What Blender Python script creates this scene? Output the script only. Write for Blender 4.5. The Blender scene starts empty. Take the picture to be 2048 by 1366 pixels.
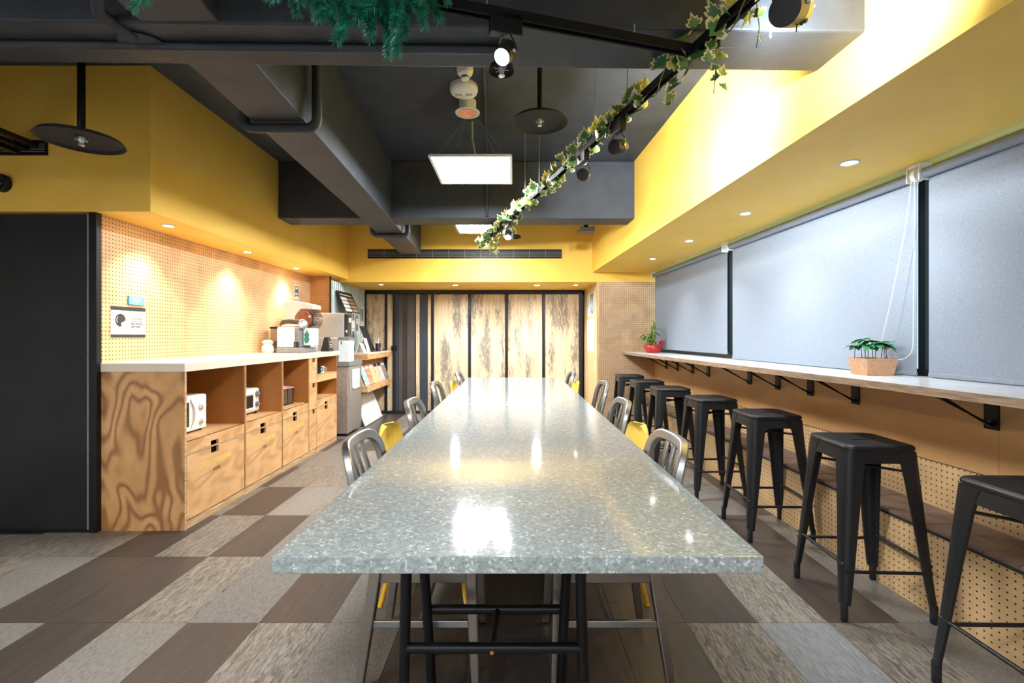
import bpy, math, random
from mathutils import Vector, Matrix
random.seed(7)
SC = bpy.context.scene
COL = SC.collection
PI = math.pi
CH = 1.25                                   # camera height

# ------------------------------------------------------------------ camera, world, exposure
cam_d = bpy.data.cameras.new('camera')
cam_d.sensor_width = 36.0
cam_d.lens = 950.0 / 2048.0 * 36.0
cam_d.shift_x = -2.0 / 2048.0
cam_d.shift_y = -10.0 / 2048.0
cam_d.clip_start = 0.05
cam = bpy.data.objects.new('camera', cam_d)
COL.objects.link(cam)
cam.location = (0, 0, CH)
cam.rotation_euler = (PI / 2, 0, 0)
SC.camera = cam

world = bpy.data.worlds.new('World')
SC.world = world
world.use_nodes = True
bg = world.node_tree.nodes['Background']
bg.inputs[0].default_value = (0.62, 0.90, 1.0, 1)
bg.inputs[1].default_value = 0.8

SC.view_settings.view_transform = 'Standard'
SC.view_settings.look = 'None'
SC.view_settings.gamma = 1.0
SC.view_settings.use_curve_mapping = False
SC.view_settings.exposure = 1.2
try:
    SC.cycles.use_denoising = True
    SC.cycles.max_bounces = 8
    SC.cycles.diffuse_bounces = 5
    SC.cycles.sample_clamp_indirect = 6.0
    SC.cycles.caustics_reflective = False
    SC.cycles.caustics_refractive = False
except Exception:
    pass

PANEL_E = 46.0          # emission of the hanging LED panels
W_DOWN = 16.0           # watts of a recessed downlight
W_SPOT = 110.0           # watts of a track spot
COOL = (0.90, 0.96, 1.0)
WARM = (1.0, 0.92, 0.80)

# ------------------------------------------------------------------ helpers
def lin(c):
    r = []
    for v in c[:3]:
        v = v / 255.0
        r.append(v / 12.92 if v <= 0.04045 else ((v + 0.055) / 1.055) ** 2.4)
    return (r[0], r[1], r[2], 1.0)

class NT:
    """tiny node-graph builder around one material"""
    def __init__(self, name, rough=0.6, metal=0.0):
        self.m = bpy.data.materials.new(name)
        self.m.use_nodes = True
        self.t = self.m.node_tree
        self.b = self.t.nodes['Principled BSDF']
        self.b.inputs['Roughness'].default_value = rough
        self.b.inputs['Metallic'].default_value = metal
    def n(self, kind, **kw):
        nd = self.t.nodes.new('ShaderNode' + kind)
        for k, v in kw.items():
            if k.startswith('i_'):
                nd.inputs[k[2:].replace('_', ' ')].default_value = v
            else:
                setattr(nd, k, v)
        return nd
    def l(self, a, b):
        self.t.links.new(a, b)
    def coords(self, scale=(1, 1, 1), rot=(0, 0, 0), kind='Object'):
        tc = self.n('TexCoord')
        mp = self.n('Mapping')
        mp.inputs['Scale'].default_value = scale
        mp.inputs['Rotation'].default_value = rot
        self.l(tc.outputs[kind], mp.inputs['Vector'])
        return mp.outputs['Vector']
    def ramp(self, fac, stops):
        r = self.n('ValToRGB')
        e = r.color_ramp.elements
        while len(e) < len(stops):
            e.new(0.5)
        for i, (p, c) in enumerate(stops):
            e[i].position = p
            e[i].color = lin(c)
        self.l(fac, r.inputs['Fac'])
        return r.outputs['Color']
    def noise(self, vec, scale, detail=3.0, dist=0.0, rough=0.5):
        nz = self.n('TexNoise')
        nz.inputs['Scale'].default_value = scale
        nz.inputs['Detail'].default_value = detail
        nz.inputs['Distortion'].default_value = dist
        nz.inputs['Roughness'].default_value = rough
        self.l(vec, nz.inputs['Vector'])
        return nz.outputs['Fac']
    def bump(self, h, strength=0.3, dist=0.01):
        bp = self.n('Bump')
        bp.inputs['Strength'].default_value = strength
        bp.inputs['Distance'].default_value = dist
        self.l(h, bp.inputs['Height'])
        self.l(bp.outputs['Normal'], self.b.inputs['Normal'])
    def mix(self, fac, a, b, mode='MIX'):
        mx = self.n('Mix', data_type='RGBA', blend_type=mode)
        if isinstance(fac, (int, float)):
            mx.inputs[0].default_value = fac
        else:
            self.l(fac, mx.inputs[0])
        for v, s in ((a, mx.inputs[6]), (b, mx.inputs[7])):
            if isinstance(v, tuple):
                s.default_value = v
            else:
                self.l(v, s)
        return mx.outputs[2]
    def math(self, op, a, b=None):
        mt = self.n('Math', operation=op)
        for v, s in ((a, mt.inputs[0]), (b, mt.inputs[1])):
            if v is None:
                continue
            if isinstance(v, (int, float)):
                s.default_value = v
            else:
                self.l(v, s)
        return mt.outputs[0]
    def color(self, c):
        if isinstance(c, tuple):
            self.b.inputs['Base Color'].default_value = c
        else:
            self.l(c, self.b.inputs['Base Color'])
        return self.m

def flat(name, rgb, rough=0.55, metal=0.0, var=0.08, scale=30.0, coat=0.0, bump=0.0):
    """plain coloured material with a faint procedural mottling"""
    g = NT(name, rough, metal)
    v = g.coords()
    f = g.noise(v, scale, 3.0)
    lo = tuple(max(0, c * (1 - var)) for c in rgb)
    hi = tuple(min(255, c * (1 + var)) for c in rgb)
    g.color(g.ramp(f, [(0.3, lo), (0.7, hi)]))
    if coat:
        g.b.inputs['Coat Weight'].default_value = coat
        g.b.inputs['Coat Roughness'].default_value = 0.1
    if bump:
        g.bump(g.noise(v, 220.0, 2.0), bump, 0.002)
    return g.m

def emit(name, rgb, strength):
    g = NT(name)
    g.b.inputs['Base Color'].default_value = lin(rgb)
    g.b.inputs['Emission Color'].default_value = lin(rgb)
    g.b.inputs['Emission Strength'].default_value = strength
    return g.m

class MB:
    """collects geometry for one mesh"""
    def __init__(self, xf=None):
        self.v, self.f, self.xf = [], [], xf
    def add(self, vs, fs):
        o = len(self.v)
        self.v += [tuple(p) for p in vs]
        self.f += [tuple(o + i for i in q) for q in fs]
        return self
    def box(self, x0, x1, y0, y1, z0, z1):
        vs = [(x0, y0, z0), (x1, y0, z0), (x1, y1, z0), (x0, y1, z0), (x0, y0, z1), (x1, y0, z1), (x1, y1, z1), (x0, y1, z1)]
        return self.add(vs, [(0, 3, 2, 1), (4, 5, 6, 7), (0, 1, 5, 4), (1, 2, 6, 5), (2, 3, 7, 6), (3, 0, 4, 7)])
    def hexa(self, b, t):
        """bottom 4 pts, top 4 pts (counter-clockwise seen from above)"""
        return self.add(list(b) + list(t), [(0, 3, 2, 1), (4, 5, 6, 7), (0, 1, 5, 4), (1, 2, 6, 5), (2, 3, 7, 6), (3, 0, 4, 7)])
    def loft(self, loops, cap0=True, cap1=True, closed=True):
        n = len(loops[0])
        vs = [p for lp in loops for p in lp]
        fs = []
        for i in range(len(loops) - 1):
            for j in range(n if closed else n - 1):
                k = (j + 1) % n
                fs.append((i * n + j, i * n + k, (i + 1) * n + k, (i + 1) * n + j))
        if cap0:
            fs.append(tuple(reversed(range(n))))
        if cap1:
            fs.append(tuple((len(loops) - 1) * n + j for j in range(n)))
        return self.add(vs, fs)
    def prism(self, poly, axis, a, b):
        """polygon in the two other axes (in x,y,z order), extruded along axis from a to b"""
        def P(p, t):
            return {'x': (t, p[0], p[1]), 'y': (p[0], t, p[1]), 'z': (p[0], p[1], t)}[axis]
        return self.loft([[P(p, a) for p in poly], [P(p, b) for p in poly]])
    def cyl(self, p0, p1, r0, r1=None, n=16, caps=True):
        r1 = r0 if r1 is None else r1
        p0, p1 = Vector(p0), Vector(p1)
        d = (p1 - p0).normalized()
        a = d.orthogonal().normalized()
        b = d.cross(a)
        L = []
        for p, r in ((p0, r0), (p1, r1)):
            L.append([p + (a * math.cos(2 * PI * i / n) + b * math.sin(2 * PI * i / n)) * r for i in range(n)])
        return self.loft(L, caps, caps)
    def lathe(self, prof, c=(0, 0, 0), n=24, axis=(0, 0, 1)):
        """profile [(radius, height)], around axis through c"""
        d = Vector(axis).normalized()
        a = d.orthogonal().normalized()
        b = d.cross(a)
        c = Vector(c)
        L = [[c + d * h + (a * math.cos(2 * PI * i / n) + b * math.sin(2 * PI * i / n)) * max(r, 1e-4) for i in range(n)] for r, h in prof]
        return self.loft(L, True, True)
    def tube(self, pts, r, n=10, closed=False):
        pts = [Vector(p) for p in pts]
        m = len(pts)
        L = []
        up = None
        for i, p in enumerate(pts):
            if closed:
                t = pts[(i + 1) % m] - pts[(i - 1) % m]
            else:
                t = pts[min(i + 1, m - 1)] - pts[max(i - 1, 0)]
            t.normalize()
            if up is None:
                up = t.orthogonal().normalized()
            up = (up - t * up.dot(t)).normalized()
            b = t.cross(up)
            rr = r[i] if isinstance(r, (list, tuple)) else r
            L.append([p + (up * math.cos(2 * PI * k / n) + b * math.sin(2 * PI * k / n)) * rr for k in range(n)])
        if closed:
            L.append(L[0])
            return self.loft(L, False, False)
        return self.loft(L)
    def strip(self, pts, nrm, w, th):
        """rectangular bar swept along pts; nrm = facing of its flat side, w across, th thick"""
        pts = [Vector(p) for p in pts]
        m = len(pts)
        L = []
        for i, p in enumerate(pts):
            t = (pts[min(i + 1, m - 1)] - pts[max(i - 1, 0)]).normalized()
            nn = Vector(nrm[i] if isinstance(nrm, list) else nrm)
            nn = (nn - t * nn.dot(t)).normalized()
            s = t.cross(nn)
            L.append([p + s * (w / 2) + nn * (th / 2), p - s * (w / 2) + nn * (th / 2), p - s * (w / 2) - nn * (th / 2), p + s * (w / 2) - nn * (th / 2)])
        return self.loft(L)
    def mesh(self, name, material, off=(0, 0, 0), smooth=False):
        xf = self.xf
        vs = [xf(*p) if xf else p for p in self.v]
        vs = [(p[0] - off[0], p[1] - off[1], p[2] - off[2]) for p in vs]
        me = bpy.data.meshes.new(name)
        me.from_pydata(vs, [], self.f)
        me.validate()
        import bmesh
        bm = bmesh.new()
        bm.from_mesh(me)
        bmesh.ops.recalc_face_normals(bm, faces=bm.faces)
        bm.to_mesh(me)
        bm.free()
        if smooth:
            me.polygons.foreach_set('use_smooth', [True] * len(me.polygons))
            try:
                me.set_sharp_from_angle(angle=math.radians(smooth if smooth is not True else 40))
            except Exception:
                pass
        if material:
            me.materials.append(material)
        return me
    def build(self, name, material, parent=None, smooth=False, bevel=0.0, world=True, seg=2, **tags):
        if parent is not None:
            off = origin(parent) if world else (0, 0, 0)
            o = bpy.data.objects.new(name, self.mesh(name, material, off, smooth))
            COL.objects.link(o)
            o.parent = parent
        else:
            vs = [self.xf(*p) if self.xf else p for p in self.v]
            xs, ys, zs = zip(*vs)
            off = ((min(xs) + max(xs)) / 2, (min(ys) + max(ys)) / 2, min(zs))
            o = bpy.data.objects.new(name, self.mesh(name, material, off, smooth))
            o.location = off
            COL.objects.link(o)
        if bevel:
            bv = o.modifiers.new('bevel', 'BEVEL')
            bv.width = bevel
            bv.segments = seg
            bv.limit_method = 'ANGLE'
            bv.angle_limit = math.radians(35)
        for k, v in tags.items():
            o[k] = v
        return o

def origin(o):
    p = Vector((0, 0, 0))
    while o is not None:
        p += o.location
        o = o.parent
    return p

def tag(o, label, cat, group=None):
    o['label'] = label
    o['category'] = cat
    if group:
        o['group'] = group
    return o

def thing(name, label, cat, loc=(0, 0, 0), rotz=0.0, group=None):
    o = bpy.data.objects.new(name, None)
    o.empty_display_size = 0.1
    COL.objects.link(o)
    o.location = loc
    o.rotation_euler = (0, 0, rotz)
    return tag(o, label, cat, group)

def structure(name, loc=(0, 0, 0)):
    o = bpy.data.objects.new(name, None)
    o.empty_display_size = 0.1
    COL.objects.link(o)
    o.location = loc
    o['kind'] = 'structure'
    return o

def dup(root, loc, rotz, label, parent=None):
    """copy of a thing with copies of its parts and their sub-parts"""
    def rec(o, par):
        c = o.copy()
        COL.objects.link(c)
        c.parent = par
        for ch in list(o.children):
            rec(ch, c)
        return c
    r = rec(root, parent)
    r.location = loc
    r.rotation_euler = (0, 0, rotz)
    r['label'] = label
    return r

def part_copy(o, parent, loc=None, rot=None, scale=None, material=None):
    c = o.copy()
    COL.objects.link(c)
    c.parent = parent
    if loc is not None:
        c.location = loc
    if rot is not None:
        c.rotation_euler = rot
    if scale is not None:
        c.scale = scale
    return c

def linked(name, me, parent, loc=(0, 0, 0), rot=(0, 0, 0), scale=(1, 1, 1)):
    """one more object on shared mesh data, placed at a world location under parent"""
    o = bpy.data.objects.new(name, me)
    COL.objects.link(o)
    o.parent = parent
    o.location = Vector(loc) - origin(parent)
    o.rotation_euler = rot
    o.scale = scale
    return o

def text(name, body, size, material, parent, loc, rot, align='CENTER', shear=0.0, ext=0.0004, spacing=1.0, sx=1.0):
    cu = bpy.data.curves.new(name, 'FONT')
    cu.body = body
    cu.size = size
    cu.align_x = align
    cu.align_y = 'CENTER'
    cu.extrude = ext
    cu.shear = shear
    cu.space_character = spacing
    cu.resolution_u = 2
    tmp = bpy.data.objects.new(name, cu)
    COL.objects.link(tmp)
    bpy.context.view_layer.update()
    me = bpy.data.meshes.new_from_object(tmp.evaluated_get(bpy.context.evaluated_depsgraph_get()))
    bpy.data.objects.remove(tmp)
    me.materials.clear()
    me.materials.append(material)
    o = bpy.data.objects.new(name, me)
    COL.objects.link(o)
    o.parent = parent
    o.location = Vector(loc) - origin(parent)
    o.rotation_euler = rot
    o.scale = (sx, 1, 1)
    return o

def spot(name, loc, aim, watts, angle, blend, color, parent, size=0.03):
    d = bpy.data.lights.new(name, 'SPOT')
    d.energy = watts
    d.spot_size = math.radians(angle)
    d.spot_blend = blend
    d.color = color
    d.shadow_soft_size = size
    o = bpy.data.objects.new(name, d)
    COL.objects.link(o)
    o.parent = parent
    o.location = Vector(loc) - origin(parent)
    o.rotation_euler = (Vector(aim) - Vector(loc)).to_track_quat('-Z', 'Y').to_euler()
    return o

# the window wall and the long beam run 2.4 degrees off the table's axis
TH = math.atan(0.042)
CT, ST = math.cos(TH), math.sin(TH)
def RW(x, y, z):
    return (x * CT - y * ST, x * ST + y * CT, z)
def wx(off, Y):                       # world X of the plane X = off - 0.042 Y
    return off - 0.042 * Y
def wu(off, Y):                       # coordinate along the wall of the point at world depth Y
    X = wx(off, Y)
    return Y * CT - X * ST
def wv(off):                          # coordinate across the wall
    return off * CT

# ------------------------------------------------------------------ materials
def m_yellow():
    g = NT('yellow_paint', 0.55)
    v = g.coords()
    f = g.noise(v, 3.0, 4.0)
    c = g.ramp(f, [(0.3, (248, 200, 78)), (0.7, (253, 209, 92))])
    fine = g.noise(v, 260.0, 2.0)
    c2 = g.mix(g.math('MULTIPLY', fine, 0.14), c, lin((190, 132, 30)))
    g.color(c2)
    g.bump(g.noise(v, 160.0, 3.0), 0.25, 0.004)
    return g.m
def m_blackpaint():
    g = NT('charcoal_paint', 0.62)
    v = g.coords()
    f = g.noise(v, 5.0, 5.0, 0.3)
    c = g.ramp(f, [(0.25, (40, 45, 53)), (0.75, (60, 66, 75))])
    fine = g.noise(v, 240.0, 2.0)
    g.color(g.mix(g.math('MULTIPLY', fine, 0.5), c, lin((28, 32, 38))))
    g.bump(g.noise(v, 90.0, 4.0), 0.35, 0.004)
    return g.m
def m_peg(name, base, dark, axis, pitch=0.0265, r=0.0034, rough=0.5):
    """pegboard: sheet colour + a regular grid of small dark holes; axis = the sheet's normal"""
    g = NT(name, rough)
    v = g.coords()
    sp = g.n('SeparateXYZ')
    g.l(v, sp.inputs[0])
    uv = [sp.outputs[i] for i in range(3) if i != axis]
    q = []
    for s in uv:
        fr = g.math('FRACT', g.math('DIVIDE', g.math('ADD', s, 40.0 * pitch), pitch))
        d = g.math('MULTIPLY', g.math('SUBTRACT', fr, 0.5), pitch)
        q.append(g.math('MULTIPLY', d, d))
    hole = g.math('LESS_THAN', g.math('ADD', q[0], q[1]), r * r)
    f = g.noise(v, 6.0, 5.0, 0.6)
    f2 = g.noise(v, 420.0, 2.0)
    c = g.ramp(f, [(0.3, tuple(x * 0.90 for x in base)), (0.7, tuple(min(255, x * 1.06) for x in base))])
    c = g.mix(g.math('MULTIPLY', f2, 0.3), c, lin(tuple(x * 0.75 for x in base)))
    g.color(g.mix(hole, c, lin(dark)))
    return g.m
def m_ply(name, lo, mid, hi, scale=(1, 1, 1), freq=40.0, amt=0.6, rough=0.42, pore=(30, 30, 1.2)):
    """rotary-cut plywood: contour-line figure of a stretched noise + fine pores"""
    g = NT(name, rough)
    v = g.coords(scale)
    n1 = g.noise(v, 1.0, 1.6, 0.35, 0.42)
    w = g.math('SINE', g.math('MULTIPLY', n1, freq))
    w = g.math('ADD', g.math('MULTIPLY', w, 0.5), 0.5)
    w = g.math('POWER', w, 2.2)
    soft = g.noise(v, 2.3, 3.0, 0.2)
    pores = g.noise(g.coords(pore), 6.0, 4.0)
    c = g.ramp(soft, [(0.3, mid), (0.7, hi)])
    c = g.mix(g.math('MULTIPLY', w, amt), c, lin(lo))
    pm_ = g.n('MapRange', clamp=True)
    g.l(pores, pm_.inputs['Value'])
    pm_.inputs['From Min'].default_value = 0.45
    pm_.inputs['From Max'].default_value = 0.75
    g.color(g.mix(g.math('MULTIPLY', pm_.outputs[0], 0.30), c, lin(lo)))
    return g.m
def m_wood(name, lo, hi, scale, rough=0.45, contrast=(0.35, 0.65)):
    """straight-grained board, streaks along the axis with the small scale"""
    g = NT(name, rough)
    v = g.coords(scale)
    f = g.noise(v, 6.0, 5.0, 0.4)
    g.color(g.ramp(f, [(contrast[0], lo), (contrast[1], hi)]))
    return g.m
def m_doorwood(name, seed):
    """pale timber with rubbed-out grey streaks running down the leaf"""
    g = NT(name, 0.4)
    tc = g.n('TexCoord')
    mp = g.n('Mapping')
    mp.inputs['Location'].default_value = (seed * 3.7, 0, seed * 1.3)
    g.l(tc.outputs['Object'], mp.inputs['Vector'])
    def sv(s):
        m2 = g.n('Mapping')
        m2.inputs['Scale'].default_value = s
        g.l(mp.outputs['Vector'], m2.inputs['Vector'])
        return m2.outputs['Vector']
    base = g.ramp(g.noise(sv((14, 1, 0.6)), 3.0, 4.0, 0.3), [(0.3, (210, 178, 136)), (0.7, (238, 216, 180))])
    patch = g.noise(sv((3.4, 1, 0.6)), 1.6, 3.0, 0.3)
    streak = g.noise(sv((40, 1, 3.2)), 3.0, 6.0, 0.6, 0.72)
    mk = g.math('MULTIPLY', patch, streak)
    mk = g.n('MapRange', clamp=True)
    g.l(g.math('MULTIPLY', patch, streak), mk.inputs['Value'])
    mk.inputs['From Min'].default_value = 0.255
    mk.inputs['From Max'].default_value = 0.31
    g.color(g.mix(g.math('MULTIPLY', mk.outputs[0], 0.9), base, lin((112, 106, 98))))
    return g.m
def m_plank(kind):
    g = NT('plank_' + kind, 0.36)
    info = g.n('ObjectInfo')
    tc = g.n('TexCoord')
    add = g.n('VectorMath', operation='ADD')
    sc = g.n('VectorMath', operation='SCALE')
    cmb = g.n('CombineXYZ')
    for i in range(3):
        g.l(info.outputs['Random'], cmb.inputs[i])
    g.l(cmb.outputs[0], sc.inputs[0])
    sc.inputs['Scale'].default_value = 37.0
    g.l(tc.outputs['Object'], add.inputs[0])
    g.l(sc.outputs[0], add.inputs[1])
    def sv(s):
        m2 = g.n('Mapping')
        m2.inputs['Scale'].default_value = s
        g.l(add.outputs[0], m2.inputs['Vector'])
        return m2.outputs['Vector']
    if kind == 'dark':
        f = g.noise(sv((14, 1.2, 1)), 4.0, 4.0)
        c = g.ramp(f, [(0.25, (62, 55, 51)), (0.75, (80, 71, 65))])
    elif kind == 'light':
        f = g.noise(sv((40, 12, 1)), 4.0, 5.0, 0.6, 0.65)
        c = g.ramp(f, [(0.3, (86, 83, 80)), (0.5, (122, 118, 113)), (0.75, (142, 138, 133))])
    elif kind == 'cool':
        f = g.noise(sv((30, 5, 1)), 4.0, 5.0, 0.4, 0.6)
        c = g.ramp(f, [(0.3, (100, 101, 102)), (0.7, (138, 140, 142))])
    else:                                          # weathered, cracked grain
        f = g.noise(sv((16, 2.4, 1)), 4.0, 8.0, 1.6, 0.78)
        c = g.ramp(f, [(0.32, (48, 43, 40)), (0.44, (94, 87, 79)), (0.56, (142, 135, 125)), (0.8, (168, 162, 152))])
    br = g.n('MapRange')
    g.l(info.outputs['Random'], br.inputs['Value'])
    br.inputs['To Min'].default_value = 0.86
    br.inputs['To Max'].default_value = 1.08
    hsv = g.n('HueSaturation')
    g.l(br.outputs[0], hsv.inputs['Value'])
    g.l(c, hsv.inputs['Color'])
    g.color(hsv.outputs[0])
    g.bump(f, 0.25, 0.002)
    return g.m
def m_galv():
    """zinc-spangled table top"""
    g = NT('spangled_zinc', 0.3)
    v = g.coords()
    nz = g.noise(v, 18.0, 2.0)
    def vor(scale, kind='F1'):
        vo = g.n('TexVoronoi')
        vo.inputs['Scale'].default_value = scale
        vo.inputs['Randomness'].default_value = 1.0
        g.l(v, vo.inputs['Vector'])
        sp = g.n('SeparateColor')
        g.l(vo.outputs['Color'], sp.inputs[0])
        return sp.outputs[0]
    a = vor(120.0)
    b = vor(210.0)
    f = g.math('ADD', g.math('MULTIPLY', a, 0.62), g.math('MULTIPLY', b, 0.38))
    c = g.ramp(f, [(0.1, (112, 120, 120)), (0.5, (134, 143, 143)), (0.80, (148, 157, 158)), (0.90, (196, 203, 205))])
    c = g.mix(g.math('MULTIPLY', nz, 0.3), c, lin((126, 134, 132)))
    g.color(c)
    g.b.inputs['Metallic'].default_value = 0.0
    g.b.inputs['Specular IOR Level'].default_value = 0.15
    g.b.inputs['Roughness'].default_value = 0.6
    g.b.inputs['Coat Weight'].default_value = 1.0
    g.b.inputs['Coat IOR'].default_value = 1.6
    r = g.n('MapRange')
    g.l(b, r.inputs['Value'])
    r.inputs['To Min'].default_value = 0.05
    r.inputs['To Max'].default_value = 0.12
    g.l(r.outputs[0], g.b.inputs['Coat Roughness'])
    return g.m
def m_brushed(name, rgb, rough=0.3, axis=(1, 1, 60)):
    g = NT(name, rough, 1.0)
    v = g.coords(axis)
    f = g.noise(v, 12.0, 3.0)
    g.color(g.ramp(f, [(0.3, tuple(c * 0.9 for c in rgb)), (0.7, rgb)]))
    return g.m
def m_mesh():
    """fine perforated black sheet"""
    g = NT('perforated_black_sheet', 0.5, 0.2)
    v = g.coords()
    sp = g.n('SeparateXYZ')
    g.l(v, sp.inputs[0])
    q = []
    for s in (sp.outputs[0], sp.outputs[2]):
        fr = g.math('FRACT', g.math('DIVIDE', g.math('ADD', s, 5.0), 0.008))
        d = g.math('SUBTRACT', fr, 0.5)
        q.append(g.math('MULTIPLY', d, d))
    hole = g.math('LESS_THAN', g.math('ADD', q[0], q[1]), 0.07)
    f = g.noise(v, 4.0, 4.0, 0.5)
    c = g.ramp(f, [(0.35, (14, 15, 19)), (0.75, (28, 31, 37))])
    g.color(g.mix(hole, c, lin((4, 4, 6))))
    return g.m
def m_blind():
    g = NT('blind_fabric', 0.8)
    v = g.coords((1, 1, 1))
    f = g.noise(v, 260.0, 3.0)
    c = g.ramp(f, [(0.3, (130, 140, 154)), (0.7, (160, 170, 184))])
    g.color(c)
    tr = g.n('BsdfTranslucent')
    g.l(c, tr.inputs['Color'])
    mx = g.n('MixShader')
    mx.inputs[0].default_value = 0.16
    g.l(g.b.outputs[0], mx.inputs[1])
    g.l(tr.outputs[0], mx.inputs[2])
    g.l(mx.outputs[0], g.t.nodes['Material Output'].inputs['Surface'])
    return g.m
def m_pane(name, tint=(235, 245, 245), refl=0.12):
    g = NT(name, 0.05)
    t = g.n('BsdfTransparent')
    t.inputs['Color'].default_value = lin(tint)
    gl = g.n('BsdfGlossy')
    gl.inputs['Roughness'].default_value = 0.03
    mx = g.n('MixShader')
    mx.inputs[0].default_value = refl
    g.l(t.outputs[0], mx.inputs[1])
    g.l(gl.outputs[0], mx.inputs[2])
    g.l(mx.outputs[0], g.t.nodes['Material Output'].inputs['Surface'])
    return g.m
def m_ivy():
    """green leaf with an irregular cream margin; the leaf lies in local XY, unit size"""
    g = NT('variegated_ivy', 0.45)
    tc = g.n('TexCoord')
    info = g.n('ObjectInfo')
    at = g.n('Attribute', attribute_name='margin')
    nz = g.noise(tc.outputs['Object'], 40.0, 3.0)
    f = g.math('ADD', at.outputs['Fac'], g.math('MULTIPLY', g.math('SUBTRACT', nz, 0.5), 0.5))
    green = g.ramp(info.outputs['Random'], [(0.0, (52, 104, 50)), (0.45, (96, 128, 44)), (0.75, (40, 112, 82)), (1.0, (120, 140, 56))])
    mk = g.n('MapRange', clamp=True)
    g.l(f, mk.inputs['Value'])
    mk.inputs['From Min'].default_value = 0.62
    mk.inputs['From Max'].default_value = 0.80
    g.color(g.mix(mk.outputs[0], green, lin((226, 214, 150))))
    return g.m

M = {}
M['yellow'] = m_yellow()
M['black_paint'] = m_blackpaint()
M['peg_x'] = m_peg('pegboard_warm', (232, 188, 140), (70, 42, 20), 0, r=0.0042)
M['peg_y'] = m_peg('pegboard_tan', (206, 172, 134), (60, 40, 24), 1, r=0.0046)
M['peg_left_y'] = m_peg('pegboard_orange', (206, 150, 92), (66, 42, 24), 1, r=0.0046)
M['peg_r'] = m_peg('pegboard_bench', (222, 184, 134), (74, 48, 26), 0, 0.0285, 0.0040)
M['ply_end'] = m_ply('plywood_flame', (134, 86, 46), (198, 146, 92), (220, 172, 116), (3.6, 1, 1.7), 62.0, 0.8, pore=(60, 60, 5))
M['ply_front'] = m_ply('plywood_front', (168, 118, 70), (216, 166, 112), (232, 188, 136), (1, 2.2, 5.0), 34.0, 0.5, pore=(5, 5, 60))
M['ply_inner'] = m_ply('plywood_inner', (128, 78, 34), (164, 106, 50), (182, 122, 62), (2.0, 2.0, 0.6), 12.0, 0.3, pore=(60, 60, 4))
M['ply_wall'] = m_ply('plywood_wall', (172, 124, 72), (204, 156, 100), (218, 174, 118), (1, 0.8, 3.0), 16.0, 0.3, 0.3, pore=(3, 3, 60))
M['ply_edge'] = m_wood('plywood_edge', (150, 110, 70), (236, 206, 160), (1, 1, 60), 0.5)
M['ply_return'] = m_wood('plywood_return', (206, 168, 116), (232, 200, 152), (3, 3, 0.5), 0.45)
M['oak_top'] = m_wood('grey_oak_laminate', (186, 190, 196), (226, 228, 230), (40, 1.5, 20), 0.22)
M['oak_edge'] = m_wood('grey_oak_edge', (128, 104, 82), (184, 156, 128), (3, 1.5, 40), 0.5)
M['stone'] = flat('pale_stone', (222, 210, 190), 0.35, 0, 0.05, 160.0)
M['zinc'] = m_galv()
M['alu'] = m_brushed('brushed_aluminium', (186, 188, 188), 0.36)
M['alu_dark'] = m_brushed('dull_aluminium', (168, 160, 152), 0.38)
M['steel'] = m_brushed('stainless_steel', (226, 228, 228), 0.42, (60, 60, 1))
M['stool'] = flat('black_powder_coat', (34, 35, 38), 0.42, 0.3, 0.1, 90.0, bump=0.12)
M['rubber'] = flat('black_rubber', (22, 22, 23), 0.8)
M['black_metal'] = flat('black_metal', (26, 26, 28), 0.4, 0.5)
M['black_gloss'] = flat('black_gloss', (20, 20, 22), 0.16)
M['rail_black'] = flat('matte_rail', (14, 14, 15), 0.7)
M['rail_black'].node_tree.nodes['Principled BSDF'].inputs['Specular IOR Level'].default_value = 0.15
M['black_matte'] = flat('black_matte', (20, 20, 20), 0.8)
M['brass_screw'] = flat('copper_screw', (214, 150, 110), 0.35, 0.9)
M['yellow_plastic'] = flat('yellow_plastic', (252, 214, 92), 0.42, 0, 0.03)
M['yellow_leg'] = flat('yellow_leg_paint', (240, 184, 40), 0.45, 0, 0.05)
M['white_plastic'] = flat('white_plastic', (236, 236, 232), 0.35, 0, 0.02)
M['white_paint'] = flat('white_paint', (228, 228, 224), 0.5, 0, 0.03)
M['grey_plastic'] = flat('grey_plastic', (126, 128, 130), 0.45)
M['dark_glass'] = flat('dark_glass', (34, 34, 38), 0.08, 0, 0.04, coat=0.6)
M['frame_black'] = flat('dark_aluminium_frame', (40, 38, 38), 0.38, 0.4)
M['frame_blue'] = flat('charcoal_panel', (52, 58, 66), 0.4, 0.1)
M['brown_panel'] = flat('umber_panel', (80, 72, 68), 0.4, 0, 0.06, 5.0)
M['brown_dark'] = flat('dark_umber_panel', (50, 46, 46), 0.35)
M['corrugated'] = flat('grey_green_corrugated', (186, 202, 198), 0.45, 0.2, 0.08, 12.0)
M['mesh_black'] = m_mesh()
M['blind'] = m_blind()
M['pane'] = m_pane('window_glass')
M['clear'] = m_pane('clear_plastic', (214, 214, 210), 0.2)
M['ivy'] = m_ivy()
M['vine'] = flat('vine_stem', (96, 100, 56), 0.6)
M['fir'] = flat('fir_needle', (26, 104, 84), 0.4, 0, 0.5, 20.0)
M['fir_tip'] = flat('fir_twig', (136, 118, 70), 0.7)
M['red_pot'] = flat('red_glaze', (178, 28, 26), 0.2, 0, 0.05, coat=0.4)
M['soil'] = flat('dark_soil', (62, 48, 36), 0.9, 0, 0.3, 120.0)
M['planter'] = flat('terracotta_wood', (196, 150, 114), 0.6, 0, 0.06, 60.0)
M['leaf'] = flat('green_leaf', (46, 138, 78), 0.4, 0, 0.25, 8.0)
M['leaf_dull'] = flat('olive_leaf', (106, 140, 62), 0.45, 0, 0.3, 20.0)
M['stem'] = flat('brown_stem', (92, 72, 48), 0.7)
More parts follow.
